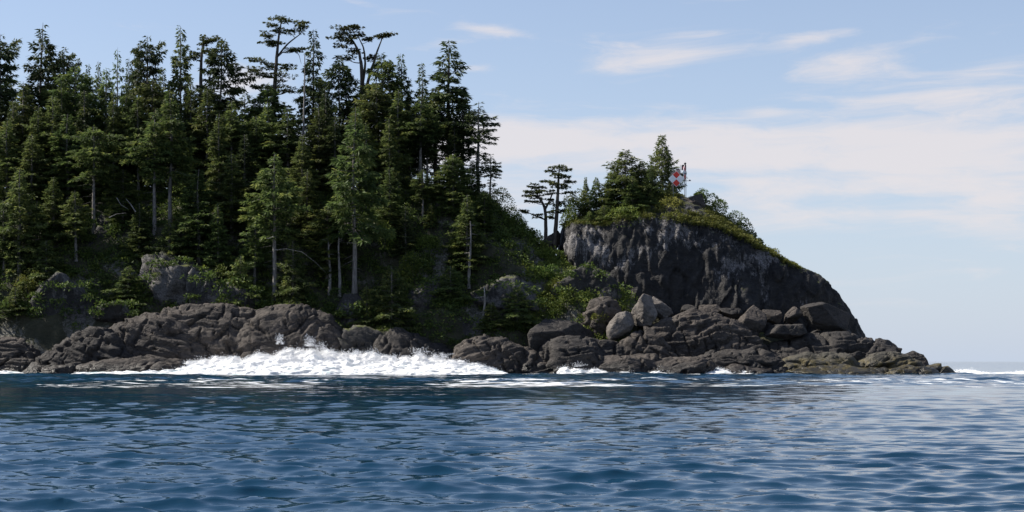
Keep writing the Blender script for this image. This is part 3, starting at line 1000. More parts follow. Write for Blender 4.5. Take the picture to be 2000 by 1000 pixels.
def conifer(seed, H=20.0, cb=0.1, R=3.0, nb=150, shape='spire', droop=0.25, tl=0.62, tw=0.17, dens=2.6, ragged=0.3, dead=10,
            leaf='spruce', bark='bark', r0=None, lean=0.0):
    rng = np.random.default_rng(seed)
    r0 = r0 or 0.0125 * H
    tb = Tubes()
    zt = np.linspace(0, 1, 14)
    bend = np.stack([0.012 * H * fbm(np.stack([zt * 2.2, zt * 0 + 5, zt * 0], 1), 2, seed),
                     0.012 * H * fbm(np.stack([zt * 2.2, zt * 0 + 9, zt * 0], 1), 2, seed + 1)], 1)
    bend -= bend[0]
    bend[:, 0] += lean * H * zt ** 2
    tp = np.stack([bend[:, 0], bend[:, 1], zt * H], 1)
    tr = r0 * (1 - zt) ** 0.8 + 0.015
    tr[0] *= 1.45
    tr[1] *= 1.08
    tb.tube(tp, tr, 8)
    # branches
    u = (np.arange(nb) + rng.uniform(0, 1, nb)) / nb
    t = u ** 0.9
    hz = cb + (0.99 - cb) * t
    azm = np.arange(nb) * 2.39996 + rng.normal(0, 0.35, nb)
    lob = 1 + ragged * np.sin(azm * 2 + rng.uniform(0, 6)) * np.sin(t * 9 + rng.uniform(0, 6))
    rad = R * SHAPES[shape](t) * lob * rng.uniform(0.55 - 0.3 * ragged, 1.12, nb)
    rad = np.maximum(rad * 1.22, 0.3)
    keep = rng.uniform(size=nb) > ragged * 0.35
    hz, azm, rad, t = hz[keep], azm[keep], rad[keep], t[keep]
    nbk = len(hz)
    e0 = -0.16 + 0.75 * t ** 1.6 + rng.normal(0, 0.13, nbk)
    cx = np.interp(hz, zt, tp[:, 0])
    cy = np.interp(hz, zt, tp[:, 1])
    B = np.stack([cx, cy, hz * H], 1)
    hd = np.stack([np.cos(azm), np.sin(azm), 0 * azm], 1)

    def along(bi, s):
        L = rad[bi]
        p = B[bi] + hd[bi] * (L * s * np.cos(e0[bi]))[:, None]
        p[:, 2] += L * s * np.sin(e0[bi]) - droop * L * s ** 2 * 0.9 + 0.12 * L * s ** 4
        return p
    ss = np.linspace(0, 0.92, 4)
    PB = np.stack([along(np.arange(nbk), np.full(nbk, v)) for v in ss], 1)
    RB = (0.010 + 0.011 * rad)[:, None] * (1 - 0.75 * ss)[None, :]
    tb.batch(PB, RB, 3)
    # dead limbs on the bare trunk
    if dead:
        nd = dead
        hz2 = rng.uniform(max(0.08, cb * 0.35), max(cb, 0.3) + 0.1, nd)
        az2 = rng.uniform(0, 6.28, nd)
        L2 = R * rng.uniform(0.2, 0.75, nd)
        ssd = np.linspace(0, 1, 5)
        el2 = rng.uniform(-0.25, 0.3, nd)
        PD = np.zeros((nd, 5, 3))
        for q in range(5):
            s = ssd[q]
            PD[:, q, 0] = np.interp(hz2, zt, tp[:, 0]) + np.cos(az2) * L2 * s + rng.normal(0, 0.08, nd) * s
            PD[:, q, 1] = np.interp(hz2, zt, tp[:, 1]) + np.sin(az2) * L2 * s + rng.normal(0, 0.08, nd) * s
            PD[:, q, 2] = hz2 * H + L2 * s * el2 - 0.3 * L2 * s * s
        tb.batch(PD, (0.03 * (1 - 0.8 * ssd))[None, :] * np.ones((nd, 1)), 3)
    trunk = tb.mesh('trunk', M[bark])
    # sprays
    nl = np.maximum((rad / 0.17 * dens).astype(int), 3)
    bi = np.repeat(np.arange(nbk), nl)
    s = rng.uniform(0.12, 1.0, len(bi)) ** 0.75
    p = along(bi, s)
    side = rng.choice([-1, 1], len(bi)) * rng.uniform(0.45, 1.25, len(bi))
    ca, sa = np.cos(side), np.sin(side)
    ld = np.stack([hd[bi, 0] * ca - hd[bi, 1] * sa, hd[bi, 0] * sa + hd[bi, 1] * ca, rng.normal(-0.16, 0.2, len(bi))], 1)
    ld = unit(ld)
    ll = np.minimum(0.14 + 0.42 * rad[bi] * (1.05 - s), 1.05) * rng.uniform(0.6, 1.2, len(bi))
    nt = 1 + (ll / 0.24).astype(int)
    li = np.repeat(np.arange(len(bi)), nt)
    uu = rng.uniform(0.0, 1.0, len(li))
    pos = p[li] + ld[li] * (ll[li] * uu)[:, None]
    pos[:, 2] -= 0.15 * ll[li] * uu ** 2
    d = unit(ld[li] + rng.normal(0, 0.38, (len(li), 3)) + np.array([0, 0, -0.12]))
    length = tl * rng.uniform(0.55, 1.2, len(li))
    width = tw * rng.uniform(0.6, 1.3, len(li))
    Vq = quads_from(pos, d, length, width, rng)
    # lighter towards the branch tips, whole branches differ a little
    tone = 0.15 + 0.45 * s[li] + 0.18 * rng.normal(size=len(li)) + 0.16 * rng.normal(size=nbk)[bi[li]]
    crown = quad_mesh('crown', Vq, np.clip(tone, 0, 1), M[leaf])
    return trunk, crown, R, H


def bush_quads(rng, center, size, n, ll, lw, tone0=0.5):
    """leaf sprays over and inside a lumpy dome"""
    k = 6
    lc = rng.normal(size=(k, 3)) * np.array([0.45, 0.45, 0.3])
    lc[:, 2] = np.abs(lc[:, 2])
    which = rng.integers(0, k, n)
    d0 = unit(rng.normal(size=(n, 3)))
    d0[:, 2] = np.where(rng.uniform(size=n) < 0.75, np.abs(d0[:, 2]), d0[:, 2])
    rr = rng.uniform(0.55, 1.0, n) ** 0.6 * rng.uniform(0.5, 0.75, k)[which]
    pos = (lc[which] + d0 * rr[:, None]) * np.asarray(size)[None, :]
    pos[:, 2] = np.maximum(pos[:, 2], -0.1 * size[2])
    d = unit(d0 + rng.normal(0, 0.6, (n, 3)))
    Vq = quads_from(pos + np.asarray(center), d, ll * rng.uniform(0.6, 1.3, n), lw * rng.uniform(0.6, 1.3, n), rng, 1.0)
    lobe_tone = rng.normal(0, 0.16, k)
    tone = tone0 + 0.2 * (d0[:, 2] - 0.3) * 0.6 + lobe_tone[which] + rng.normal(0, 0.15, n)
    return Vq, np.clip(tone, 0, 1)


PROTO = {}


def proto(key):
    if key not in PROTO:
        PROTO[key] = conifer(**PROTO_ARGS[key])
    return PROTO[key]


PROTO_ARGS = {
    'dense1': dict(seed=11, cb=0.06, R=3.1, nb=190, shape='spire', ragged=0.25, dead=0),
    'dense2': dict(seed=12, cb=0.10, R=3.2, nb=180, shape='old', ragged=0.35, dead=4),
    'dense3': dict(seed=13, cb=0.08, R=2.9, nb=190, shape='blunt', ragged=0.35, dead=4),
    'tall1': dict(seed=21, cb=0.42, R=2.9, nb=120, shape='old', ragged=0.4, dead=22),
    'tall2': dict(seed=22, cb=0.50, R=3.0, nb=110, shape='blunt', ragged=0.5, dead=26, droop=0.35),
    'tall3': dict(seed=23, cb=0.36, R=2.8, nb=130, shape='spire', ragged=0.45, dead=18),
    'narrow1': dict(seed=31, cb=0.18, R=2.3, nb=170, shape='spire', ragged=0.3, dead=8, leaf='spruce_dark'),
    'narrow2': dict(seed=32, cb=0.15, R=2.2, nb=150, shape='column', ragged=0.55, dead=8, leaf='spruce_dark'),
    'narrow3': dict(seed=33, cb=0.40, R=2.4, nb=125, shape='spire', ragged=0.45, dead=16, leaf='spruce_dark', bark='bark_dark'),
    'ragged1': dict(seed=41, cb=0.25, R=2.8, nb=95, shape='old', ragged=0.75, dead=16),
    'ragged2': dict(seed=42, cb=0.30, R=2.6, nb=85, shape='column', ragged=0.8, dead=16, leaf='spruce_dark'),
    'blunt1': dict(seed=51, cb=0.30, R=2.7, nb=130, shape='blunt', ragged=0.5, dead=10, leaf='spruce_dark'),
    'spiky1': dict(seed=61, H=8.0, cb=0.05, R=2.5, nb=210, shape='spire', ragged=0.3, dead=0, tl=0.34, tw=0.11, droop=0.05, dens=3.2),
    'spiky2': dict(seed=62, H=8.0, cb=0.05, R=2.5, nb=210, shape='spire', ragged=0.35, dead=0, tl=0.36, tw=0.12, droop=0.12, dens=3.2),
    'young1': dict(seed=63, H=8.0, cb=0.02, R=2.7, nb=140, shape='spire', ragged=0.4, dead=0, tl=0.4, tw=0.14, droop=0.25, dens=3.2),
}
_first = set()
RNG = random.Random(3)


def plant(key, px, top, hw, Y, label, name='spruce_tree', cat='tree', group='spruces of the island forest', base=None, ground=None, tilt=0.0):
    """base: photograph row of the visible foot; otherwise the distance Y is used"""
    if base is not None:
        ys = np.arange(183.0, 225.0, 0.1)
        zz = land((px - 1000) / FPX * ys, ys)
        rows = HORIZON - (zz - CAM_H) / ys * FPX
        hit = np.nonzero(rows <= base)[0]
        Y = float(ys[hit[0]]) if len(hit) else Y
    X = (px - 1000) / FPX * Y
    g = float(land(X, Y)[0]) if ground is None else ground
    ztop = CAM_H + (HORIZON - top) / FPX * Y
    h = max(ztop - (g - 0.35), 1.0)
    tr, cr, R, H = proto(key)
    root = link(name, None, loc=(X, Y, g - 0.35))
    tag(root, label, cat, group)
    s = h / H
    sw = min(max(hw * Y / FPX / R, 0.55 * s), 1.7 * s)
    root.scale = (sw, sw, s)
    root.rotation_euler = (0, math.radians(tilt), RNG.uniform(0, 6.28))
    link('trunk', tr, root)
    link('crown', cr, root)
    return root


def snag(px, top, base, Y, label, seed, lean=0.0, limbs=7):
    rng = np.random.default_rng(seed)
    ys = np.arange(183.0, 225.0, 0.1)
    zz = land((px - 1000) / FPX * ys, ys)
    if base is not None:
        rows = HORIZON - (zz - CAM_H) / ys * FPX
        hit = np.nonzero(rows <= base)[0]
        Y = float(ys[hit[0]]) if len(hit) else Y
    X = (px - 1000) / FPX * Y
    g = float(land(X, Y)[0]) - 0.3
    H = CAM_H + (HORIZON - top) / FPX * Y - g
    root = link('dead_tree', None, loc=(X, Y, g))
    tag(root, label, 'dead tree', 'dead standing trunks')
    tb = Tubes()
    z = np.linspace(0, 1, 10)
    tb.tube(np.stack([lean * H * z + 0.1 * np.sin(z * 5 + seed), 0.08 * np.sin(z * 4), z * H], 1), 0.24 * (1 - 0.75 * z), 7)
    link('trunk', tb.mesh('trunk', M['deadwood']), root)
    for i in range(limbs):
        tb = Tubes()
        zz_ = rng.uniform(0.35, 0.98)
        a = rng.uniform(0, 6.28)
        L = rng.uniform(0.5, 1.6)
        s = np.linspace(0, 1, 4)
        tb.tube(np.stack([lean * H * zz_ + math.cos(a) * L * s, math.sin(a) * L * s, zz_ * H + 0.35 * L * s * rng.uniform(-1, 1)], 1), 0.06 * (1 - 0.8 * s), 4)
        link('branch', tb.mesh('branch', M['deadwood']), root)


def hero(Y, ground, trunks, pads, label, seed, leaf='cypress', bark='bark_dark', name='flat_topped_tree', extra_limbs=(), tl=0.42, tw=0.15,
         group='flat topped windswept trees'):
    """trunks: polylines of (px, py, radius px, depth m); pads: (px, py, half width px, half height px, depth m)"""
    rng = np.random.default_rng(seed)
    k = Y / FPX
    b = at(trunks[0][0][0], trunks[0][0][1], Y)
    root = link(name, None, loc=(b[0], Y, b[2]))
    tag(root, label, 'tree', group)

    def loc(px, py, dep):
        return np.array([(px - 1000) * k - b[0], dep, CAM_H + (HORIZON - py) * k - b[2]])
    tb = Tubes()
    spine = []
    for tr in trunks:
        P = np.array([loc(a[0], a[1], a[3] if len(a) > 3 else 0.0) for a in tr])
        Rr = np.array([a[2] * k for a in tr])
        u = np.linspace(0, 1, len(P))
        uu = np.linspace(0, 1, max(10, 4 * len(P)))
        PP = np.stack([np.interp(uu, u, P[:, i]) for i in range(3)], 1)
        for _ in range(3):
            PP[1:-1] = 0.25 * PP[:-2] + 0.5 * PP[1:-1] + 0.25 * PP[2:]
        PP += 0.06 * np.stack([fbm(PP * 0.8 + seed, 2, seed), fbm(PP * 0.8 + 9, 2, seed + 4), 0 * uu], 1)
        RR = np.interp(uu, u, Rr)
        tb.tube(PP, RR, 8)
        spine.append(np.hstack([PP, RR[:, None]]))
    S = np.vstack(spine)
    Vs, Ts = [], []
    for (px, py, rw, rh, dep) in pads:
        c = loc(px, py, dep)
        # limb from the nearest point of a trunk a little below the pad
        cost = np.linalg.norm(S[:, :3] - c, axis=1) + 3.0 * np.maximum(0, S[:, 2] - (c[2] - 0.25))
        j = int(np.argmin(cost))
        a = S[j, :3]
        s = np.linspace(0, 1, 7)[:, None]
        mid = a + (c - a) * s
        mid[:, 2] += (-0.10 * np.linalg.norm(c - a) * np.sin(s[:, 0] * math.pi))
        tb.tube(mid, np.maximum(0.35 * S[j, 3], 0.03) * (1 - 0.75 * s[:, 0]) + 0.012, 5)
        a0_ = a.copy()
        W, Hh = rw * k * 0.98, rh * k * 1.6
        # pad made of several level sprays
        nsp = max(6, int(11 * W))
        sc = np.stack([rng.normal(0, 0.5, nsp), rng.normal(0, 0.5, nsp), rng.normal(0, 0.42, nsp)], 1)
        sc = sc / np.maximum(1.0, np.linalg.norm(sc[:, :2], axis=1))[:, None]
        sc[:, 2] = sc[:, 2] * (1 - 0.6 * np.linalg.norm(sc[:, :2], axis=1))
        SPc = c + sc * np.array([W, W * 0.8, Hh])
        # a few loose sprays along the limb, and twigs through the pad
        ns = max(2, nsp // 4)
        f_ = rng.uniform(0.35, 0.85, ns)[:, None]
        SPc[:ns] = a0_ + (c - a0_) * f_ + rng.normal(0, 0.22, (ns, 3))
        for q in range(0, nsp, 2):
            tb.tube(np.stack([c + (SPc[q] - c) * v for v in (0.0, 0.5, 1.0)]), [0.028, 0.02, 0.01], 3)
        n = int(72 * (0.6 + W))
        wh = rng.integers(0, nsp, n * 3)
        r = rng.uniform(0, 1, n * 3) ** 0.5 * rng.uniform(0.45, 0.85)
        th = rng.uniform(0, 6.28, n * 3)
        off = np.stack([np.cos(th) * r, np.sin(th) * r, rng.normal(0.03, 0.13, n * 3)], 1) * np.array([1.0, 1.0, 1.0]) * (0.22 + 0.17 * W)
        pos = SPc[wh] + off
        d = unit(np.stack([np.cos(th), np.sin(th), rng.normal(0.05, 0.28, n * 3)], 1) + 0.4 * sc[wh] * np.array([1, 1, 0]))
        Vs.append(quads_from(pos, d, tl * rng.uniform(0.5, 1.2, n * 3), tw * rng.uniform(0.6, 1.2, n * 3), rng, 0.5))
        Ts.append(np.clip(0.45 + 0.2 * rng.normal(size=n * 3) + 0.14 * rng.normal(size=nsp)[wh], 0, 1))
    link('trunk', tb.mesh('trunk', M[bark]), root)
    link('crown', quad_mesh('crown', np.concatenate(Vs), np.concatenate(Ts), M[leaf]), root)
    if extra_limbs:
        for pl in extra_limbs:
            t2 = Tubes()
            P = np.array([loc(a[0], a[1], 0.2) for a in pl])
            t2.tube(P, np.linspace(0.07, 0.02, len(P)), 5)
            link('dead_branch', t2.mesh('dead_branch', M['deadwood']), root)
    return root


# --- skyline and back rows
TREES = [
    ('blunt1', 0, 66, 44, 214, 'dark drooping spruce at the left edge of the skyline'),
    ('narrow2', 84, 44, 42, 216, 'tall irregular dark spire, highest of the far left skyline'),
    ('blunt1', 126, 92, 30, 218, 'dark bushy round crown right beside the tall far left spire'),
    ('narrow1', 152, 112, 20, 217, 'small pointed top just right of the dark bushy crown'),
    ('dense1', 172, 124, 24, 219, 'low skyline spruce, left of a pair between the far left spire and the dip'),
    ('dense1', 192, 119, 22, 216, 'low skyline spruce, right of a pair between the far left spire and the dip'),
    ('ragged1', 229, 92, 28, 217, 'thin ragged spruce with bare tip on the skyline left of the blunt dark one'),
    ('narrow2', 252, 112, 20, 220, 'sparse half dead spruce top beside the blunt dark skyline tree'),
    ('blunt1', 288, 70, 38, 215, 'blunt dark thick topped spruce in the left part of the skyline'),
    ('dense2', 353, 50, 42, 215, 'shapely pointed spruce with open tiers left of the bare trunk flat crown'),
    ('blunt1', 432, 78, 40, 213, 'dark round headed tree beside the small flat crown on a bare trunk'),
    ('ragged2', 478, 170, 30, 216, 'ragged dim spruce in the gap left of the tallest flat topped tree'),
    ('narrow3', 612, 57, 34, 215, 'slim pointed spruce between the two tallest flat topped trees'),
    ('blunt1', 662, 112, 38, 212, 'dark bushy tree just left of the open limbed cypress'),
    ('dense3', 745, 104, 46, 212, 'broad spreading dark crown under the fork of the open limbed cypress'),
    ('dense1', 783, 104, 36, 213, 'pointed dark spruce right of the open limbed cypress'),
    ('narrow1', 824, 122, 28, 214, 'small sharp spruce top left of the tallest right edge spruce'),
    ('narrow3', 876, 78, 58, 211, 'tallest dark spruce near the right edge of the forest with layered top'),
    ('narrow3', 904, 188, 50, 209, 'bare stemmed spruce directly right of the tallest right edge spruce'),
    ('ragged2', 934, 198, 46, 207, 'leaning ragged spruce, last at the right edge of the forest'),
    ('narrow3', 850, 172, 46, 210, 'bare stemmed spruce just left of the tallest right edge spruce'),
    ('tall2', 835, 240, 40, 207, 'bare trunked spruce in the open stand near the right edge of the forest'),
    ('ragged2', 958, 300, 34, 205, 'short dark wind trimmed spruce below the leaning edge spruce'),
    ('narrow3', 800, 200, 36, 211, 'slim dark spruce with sky showing through its stem, left of the open stand'),
    # mid rows
    ('dense2', 46, 160, 50, 208, 'olive lit spruce under the tall far left spire'),
    ('dense1', 102, 186, 50, 205, 'broad yellow green spruce in the left part of the forest face'),
    ('dense3', 146, 128, 46, 210, 'full lit spruce under the low skyline pair'),
    ('dense2', 208, 134, 42, 209, 'lit spruce standing below the thin ragged skyline tree'),
    ('dense1', 14, 236, 52, 203, 'lit spruce at the left edge halfway up the forest'),
    ('dense2', 62, 262, 48, 201, 'olive spruce with hanging tiers low in the left of the forest'),
    ('dense1', 132, 222, 46, 203, 'thick green spruce left of the crooked bare trunk'),
    ('dense1', 246, 166, 40, 208, 'narrow lit spruce below the blunt dark skyline tree'),
    ('dense3', 298, 152, 42, 208, 'dark full spruce directly under the blunt skyline top'),
    ('tall3', 333, 172, 46, None, 'bare stemmed spruce with lit crown below the shapely pointed spruce', 440),
    ('dense2', 405, 176, 48, 207, 'bright tiered spruce under the round headed dark tree'),
    ('dense1', 452, 196, 46, 206, 'green spruce left of the tallest flat topped tree'),
    ('dense3', 500, 226, 46, 206, 'broad dull green spruce under the tallest flat topped tree'),
    ('dense2', 562, 210, 44, 206, 'dark spruce right of the trunk of the tallest flat topped tree'),
    ('dense1', 622, 206, 42, 206, 'tapering dark spruce below the slim skyline spruce'),
    ('narrow1', 655, 226, 36, 205, 'slender blue green spruce below the bushy tree by the open limbed cypress'),
    ('dense3', 735, 162, 46, 207, 'dark spruce under the broad spreading crown'),
    ('dense2', 778, 176, 44, 205, 'grey green spruce in the right half of the forest face'),
    ('tall1', 822, 186, 44, 205, 'bare stemmed spruce left of the open stand at the right edge'),
    # front rows
    ('tall2', 183, 246, 44, None, 'spruce with a crooked bare grey trunk in the left slope', 452),
    ('tall1', 302, 212, 46, None, 'spruce with a straight pale bare trunk in the left slope', 457),
    ('tall1', 536, 298, 56, None, 'spruce with thick bare grey trunk and pale side limbs on the low terrace', 586),
    ('tall3', 692, 208, 56, None, 'tall pale green spruce with long bare trunk rooted low above the surf', 586),
    ('dense2', 38, 330, 52, None, 'low spruce with bare foot at the left edge of the slope', 548),
    ('dense1', 105, 345, 48, 197, 'shaded spruce above the pale streaked outcrop'),
    ('dense3', 240, 330, 44, 198, 'shaded spruce between the crooked trunk and the straight pale trunk'),
    ('dense1', 388, 330, 52, 195, 'drooping spruce above the narrow pale outcrop'),
    ('dense2', 452, 300, 52, 197, 'big lit spruce in the lower middle, left of the thick grey trunk'),
    ('dense1', 600, 330, 48, 196, 'dark spruce between the two tall bare trunks of the terrace'),
    ('dense3', 640, 400, 40, 193, 'low dark spruce just left of the pale green tall spruce'),
    ('young1', 765, 520, 56, 187.6, 'small dense conifer by the rocks above the right of the surf'),
    ('dense1', 760, 330, 46, 197, 'dark spruce right of the pale green tall spruce'),
    ('tall1', 826, 330, 44, 199, 'shaded bare stemmed spruce above the leafy bushes'),
    ('dense3', 884, 300, 46, 200, 'deep green spruce below the open stand'),
    ('dense1', 912, 380, 52, 195, 'dark bushy spruce behind the thin grey snag'),
    ('dense3', 946, 372, 44, 199, 'dark rounded spruce at the brow where the green slope starts'),
    ('young1', 572, 470, 46, 190, 'small dark conifer at the right foot of the thick grey trunk'),
    ('young1', 470, 500, 40, 189.5, 'small conifer with light tips above the bedded rock'),
    ('young1', 716, 560, 34, 187.6, 'little conifer above the mottled outcrop near the surf'),
    ('young1', 880, 520, 48, 190, 'low spreading conifer on the bank left of the thin snag'),
    ('young1', 960, 590, 44, 187.6, 'low conifer hanging over the rocks right of the thin snag'),
    ('young1', 1010, 560, 46, 188.5, 'dark young conifer low on the green slope'),
    ('young1', 330, 430, 44, 194, 'young conifer above the tall bare rock face'),
    ('young1', 250, 520, 54, 190.5, 'dark low conifer beside the tall bare rock face'),
    ('young1', 90, 470, 50, 192, 'young conifer over the streaked outcrop at left'),
    ('young1', 30, 560, 50, 189, 'low dark conifer above the shaded grey outcrop at far left'),
]
MORE = [
    ('narrow1', 26, 196, 30, 206, 'slender lit spire between the left edge spruce and the olive one'),
    ('tall3', 76, 206, 32, 205, 'slender spruce with hanging boughs under the far left spire'),
    ('dense1', 120, 158, 32, 208, 'narrow spire rising under the far left round crown'),
    ('narrow1', 164, 176, 30, 206, 'narrow sunlit spire left of the crooked trunk crown'),
    ('dense1', 222, 176, 30, 206, 'narrow green spire right of the crooked trunk crown'),
    ('tall3', 270, 186, 32, 206, 'slim yellow green spire beside the straight pale trunk'),
    ('narrow1', 318, 132, 28, 210, 'thin spire left of the shapely pointed skyline spruce'),
    ('dense1', 372, 150, 32, 209, 'narrow lit spire right of the shapely pointed skyline spruce'),
    ('dense1', 428, 222, 32, 203, 'narrow bright spire below the round headed dark tree'),
    ('narrow1', 478, 262, 30, 202, 'slim spire to the left of the thick grey trunk crown'),
    ('tall3', 524, 196, 32, 208, 'slim spruce at the foot of the tallest flat topped tree'),
    ('dense1', 590, 262, 32, 201, 'narrow dark spire right of the thick grey trunk crown'),
    ('narrow1', 636, 170, 28, 209, 'thin dark spire behind the slender blue green spruce'),
    ('tall3', 716, 240, 30, 203, 'slim spire crowding the right side of the pale green tall spruce'),
    ('dense1', 760, 232, 32, 202, 'narrow green spire under the broad spreading crown'),
    ('narrow1', 8, 392, 34, 194, 'low narrow spruce at the left edge above the shaded outcrop'),
    ('dense1', 72, 392, 34, 194, 'low lit spruce left of the streaked outcrop'),
    ('tall3', 148, 372, 34, 195, 'low spruce right above the dim outcrop'),
    ('dense1', 272, 396, 30, 195, 'low narrow spruce left of the straight pale trunk foot'),
    ('dense1', 426, 396, 34, 193, 'low bright spruce above the narrow pale outcrop'),
    ('tall3', 498, 416, 32, 192, 'low slim spruce left of the thick grey trunk'),
    ('narrow1', 792, 402, 34, 195, 'low slim spruce left of the large glinting bush'),
    ('dense1', 842, 396, 30, 198, 'low narrow spruce behind the large glinting bush'),
    ('narrow1', 666, 356, 30, 196, 'slim shaded spruce touching the left of the long bare trunk'),
]
MORE += [
    ('narrow1', 888, 236, 40, 207, 'full dark spruce packed between the bare stems at the right edge of the forest'),
    ('dense1', 858, 330, 44, 203, 'broad dark spruce standing at the brow under the open stand'),
    ('dense2', 922, 312, 40, 204, 'dark spruce closing the foot of the leaning edge spruce'),
]
TREES += MORE
for tdef in TREES:
    key, px, top, hw, Y, lab = tdef[:6]
    plant(key, px, top, hw, Y or 195, lab, base=tdef[6] if len(tdef) > 6 else None)

# --- fill trees far back in the wood: dim crowns that close the stand
fr = random.Random(8)
BEHIND = ['the dark drooping spruce at the left edge', 'the lit spruce at the left edge', 'the olive spruce under the far left spire', 'the tall far left spire',
          'the broad yellow green spruce at left', 'the far left round crown', 'the full lit spruce', 'the low skyline pair',
          'the crooked bare trunk', 'the thin ragged skyline spruce', 'the narrow lit spruce at left', 'the blunt dark skyline tree',
          'the straight pale bare trunk', 'the shapely pointed spruce', 'the bare trunk flat crown', 'the bright tiered spruce', 'the round headed dark tree',
          'the ragged dim spruce in the gap', 'the broad dull green spruce', 'the tallest flat topped tree', 'the dead trunk on the skyline',
          'the slim pointed skyline spruce', 'the dark bushy tree', 'the open limbed cypress', 'the broad spreading crown', 'the grey green spruce at right']
fill_keys = ['dense1', 'dense2', 'dense3', 'narrow1', 'narrow2']
for i in range(26):
    px = -20 + i * 30.5 + fr.uniform(-9, 9)
    top = 190 + fr.uniform(-30, 60)
    if px > 715:
        continue
    plant(fr.choice(fill_keys), px, top, 46, 210 + fr.uniform(0, 8), 'dim shaded spruce deep in the wood behind ' + BEHIND[i],
          group='shaded spruces deep in the wood')

# --- trees off the left of the frame that cast shade on what is seen
for i in range(8):
    plant(fr.choice(fill_keys), -75 - i * 60, 330 + fr.uniform(-40, 40), 34, 200 + fr.uniform(0, 14),
          'spruce of the forest beyond the left edge', group='spruces beyond the left edge')

# --- special trees of the skyline
hero(214, None, [[(531, 400, 5.6), (533, 250, 4.8), (537, 160, 3.8), (541, 100, 2.8), (546, 60, 1.8), (550, 40, 0.9)],
                 [(541, 110, 2.0, 0.3), (560, 85, 1.6, 0.4), (585, 66, 0.9, 0.4)]],
     [(553, 38, 24, 5, 0), (585, 42, 17, 4, 0.4), (596, 52, 15, 4, -0.4), (527, 48, 12, 5, 0.5), (519, 70, 16, 7, -0.5), (545, 58, 18, 5, 0.8), (532, 86, 22, 6, 0.2),
      (518, 82, 12, 5, 0.5), (566, 60, 14, 5, 0.2), (500, 118, 20, 6, -0.6), (486, 134, 22, 6, 0.3), (520, 128, 22, 7, 0.6), (508, 148, 22, 7, -0.4),
      (560, 128, 18, 6, 0.4), (585, 98, 16, 4, -0.3), (568, 98, 10, 4, -0.2), (555, 150, 24, 8, -0.6), (532, 168, 30, 8, 0.4), (500, 172, 18, 7, 0.2), (566, 175, 20, 8, 0.5)],
     'tallest tree, a flat topped windswept conifer with level tiers on a bare stem', 301,
     extra_limbs=[[(541, 112), (556, 98), (574, 93), (592, 96)], [(574, 93), (584, 108), (588, 124)]])
hero(213, None, [[(706, 330, 6.4), (706, 210, 5.2), (708, 150, 4.0), (703, 105, 2.6), (690, 80, 1.7), (672, 62, 1.0)],
                 [(707, 170, 3.0, 0.2), (714, 120, 2.1, 0.5), (710, 92, 1.5, 0.5), (700, 72, 0.9, 0.6)],
                 [(706, 215, 3.4, -0.4), (722, 150, 2.8, -0.5), (736, 105, 1.9, -0.5), (747, 76, 1.0, -0.5)]],
     [(674, 52, 24, 5, 0.2), (692, 56, 16, 5, -0.4), (655, 72, 14, 4, 0.3), (668, 66, 18, 6, 0.5), (700, 66, 16, 4, 0.4), (682, 78, 20, 6, -0.5), (664, 88, 12, 5, 0.2),
      (722, 76, 12, 4, 0.4), (742, 72, 14, 4, -0.5), (758, 70, 16, 3.5, -0.6), (690, 100, 16, 6, 0.6), (674, 112, 18, 7, 0.4), (726, 112, 14, 5, 0.3)],
     'tall open limbed cypress with bare forked limbs under a thin flat top', 302)
hero(214, None, [[(391, 300, 4.0), (392, 160, 3.4), (393, 110, 2.6), (398, 84, 1.6)]],
     [(408, 74, 20, 5, 0), (398, 84, 16, 5, 0.4), (420, 80, 16, 5, -0.3), (384, 104, 14, 5, 0.3), (404, 100, 14, 5, -0.3), (378, 112, 12, 4, 0)],
     'small flat crowned conifer on a thin bare trunk beside the round headed dark tree', 303)
snag(594, 108, None, 210, 'grey dead trunk standing against the sky beside the slim pointed spruce', 311, 0.0, 5)
snag(917, 432, 560, 192, 'thin grey snag with a broken top on the bank at the right of the wood', 312, 0.01, 9)
snag(943, 560, 636, 188, 'short leaning grey stub low on the bank right of the thin snag', 313, 0.05, 3)
snag(643, 460, 575, 190, 'thin dead pole between the two tall bare trunks', 314, 0.0, 5)
snag(662, 452, 576, 190, 'thinner dead pole next to the pale green tall spruce', 315, 0.01, 5)


def fallen(pts, Y, label, r=0.06):
    P = np.array([at(a, b, Y) for a, b in pts])
    o0 = P[0].copy()
    tb = Tubes()
    tb.tube(P - o0, np.linspace(r, r * 0.3, len(P)), 6)
    o = link('fallen_branch', tb.mesh('fallen_branch', M['deadwood']), loc=tuple(o0))
    tag(o, label, 'branch', 'bleached branches on the slope')


fallen([(213, 425), (228, 418), (246, 416)], 194.5, 'pale dead branch lying flat below the crooked trunk')
fallen([(265, 414), (256, 400), (246, 388)], 194.5, 'short bleached log leaning on the slope right of the crooked trunk', 0.10)
fallen([(228, 386), (236, 400), (250, 408)], 194.3, 'curved pale branch above the bleached leaning log')
fallen([(535, 488), (560, 486), (590, 492), (616, 512), (636, 532)], 187.6, 'long grey drooping limb right of the thick grey trunk', 0.04)
fallen([(534, 462), (524, 466), (514, 464)], 187.4, 'white broken stub limb left of the thick grey trunk', 0.07)

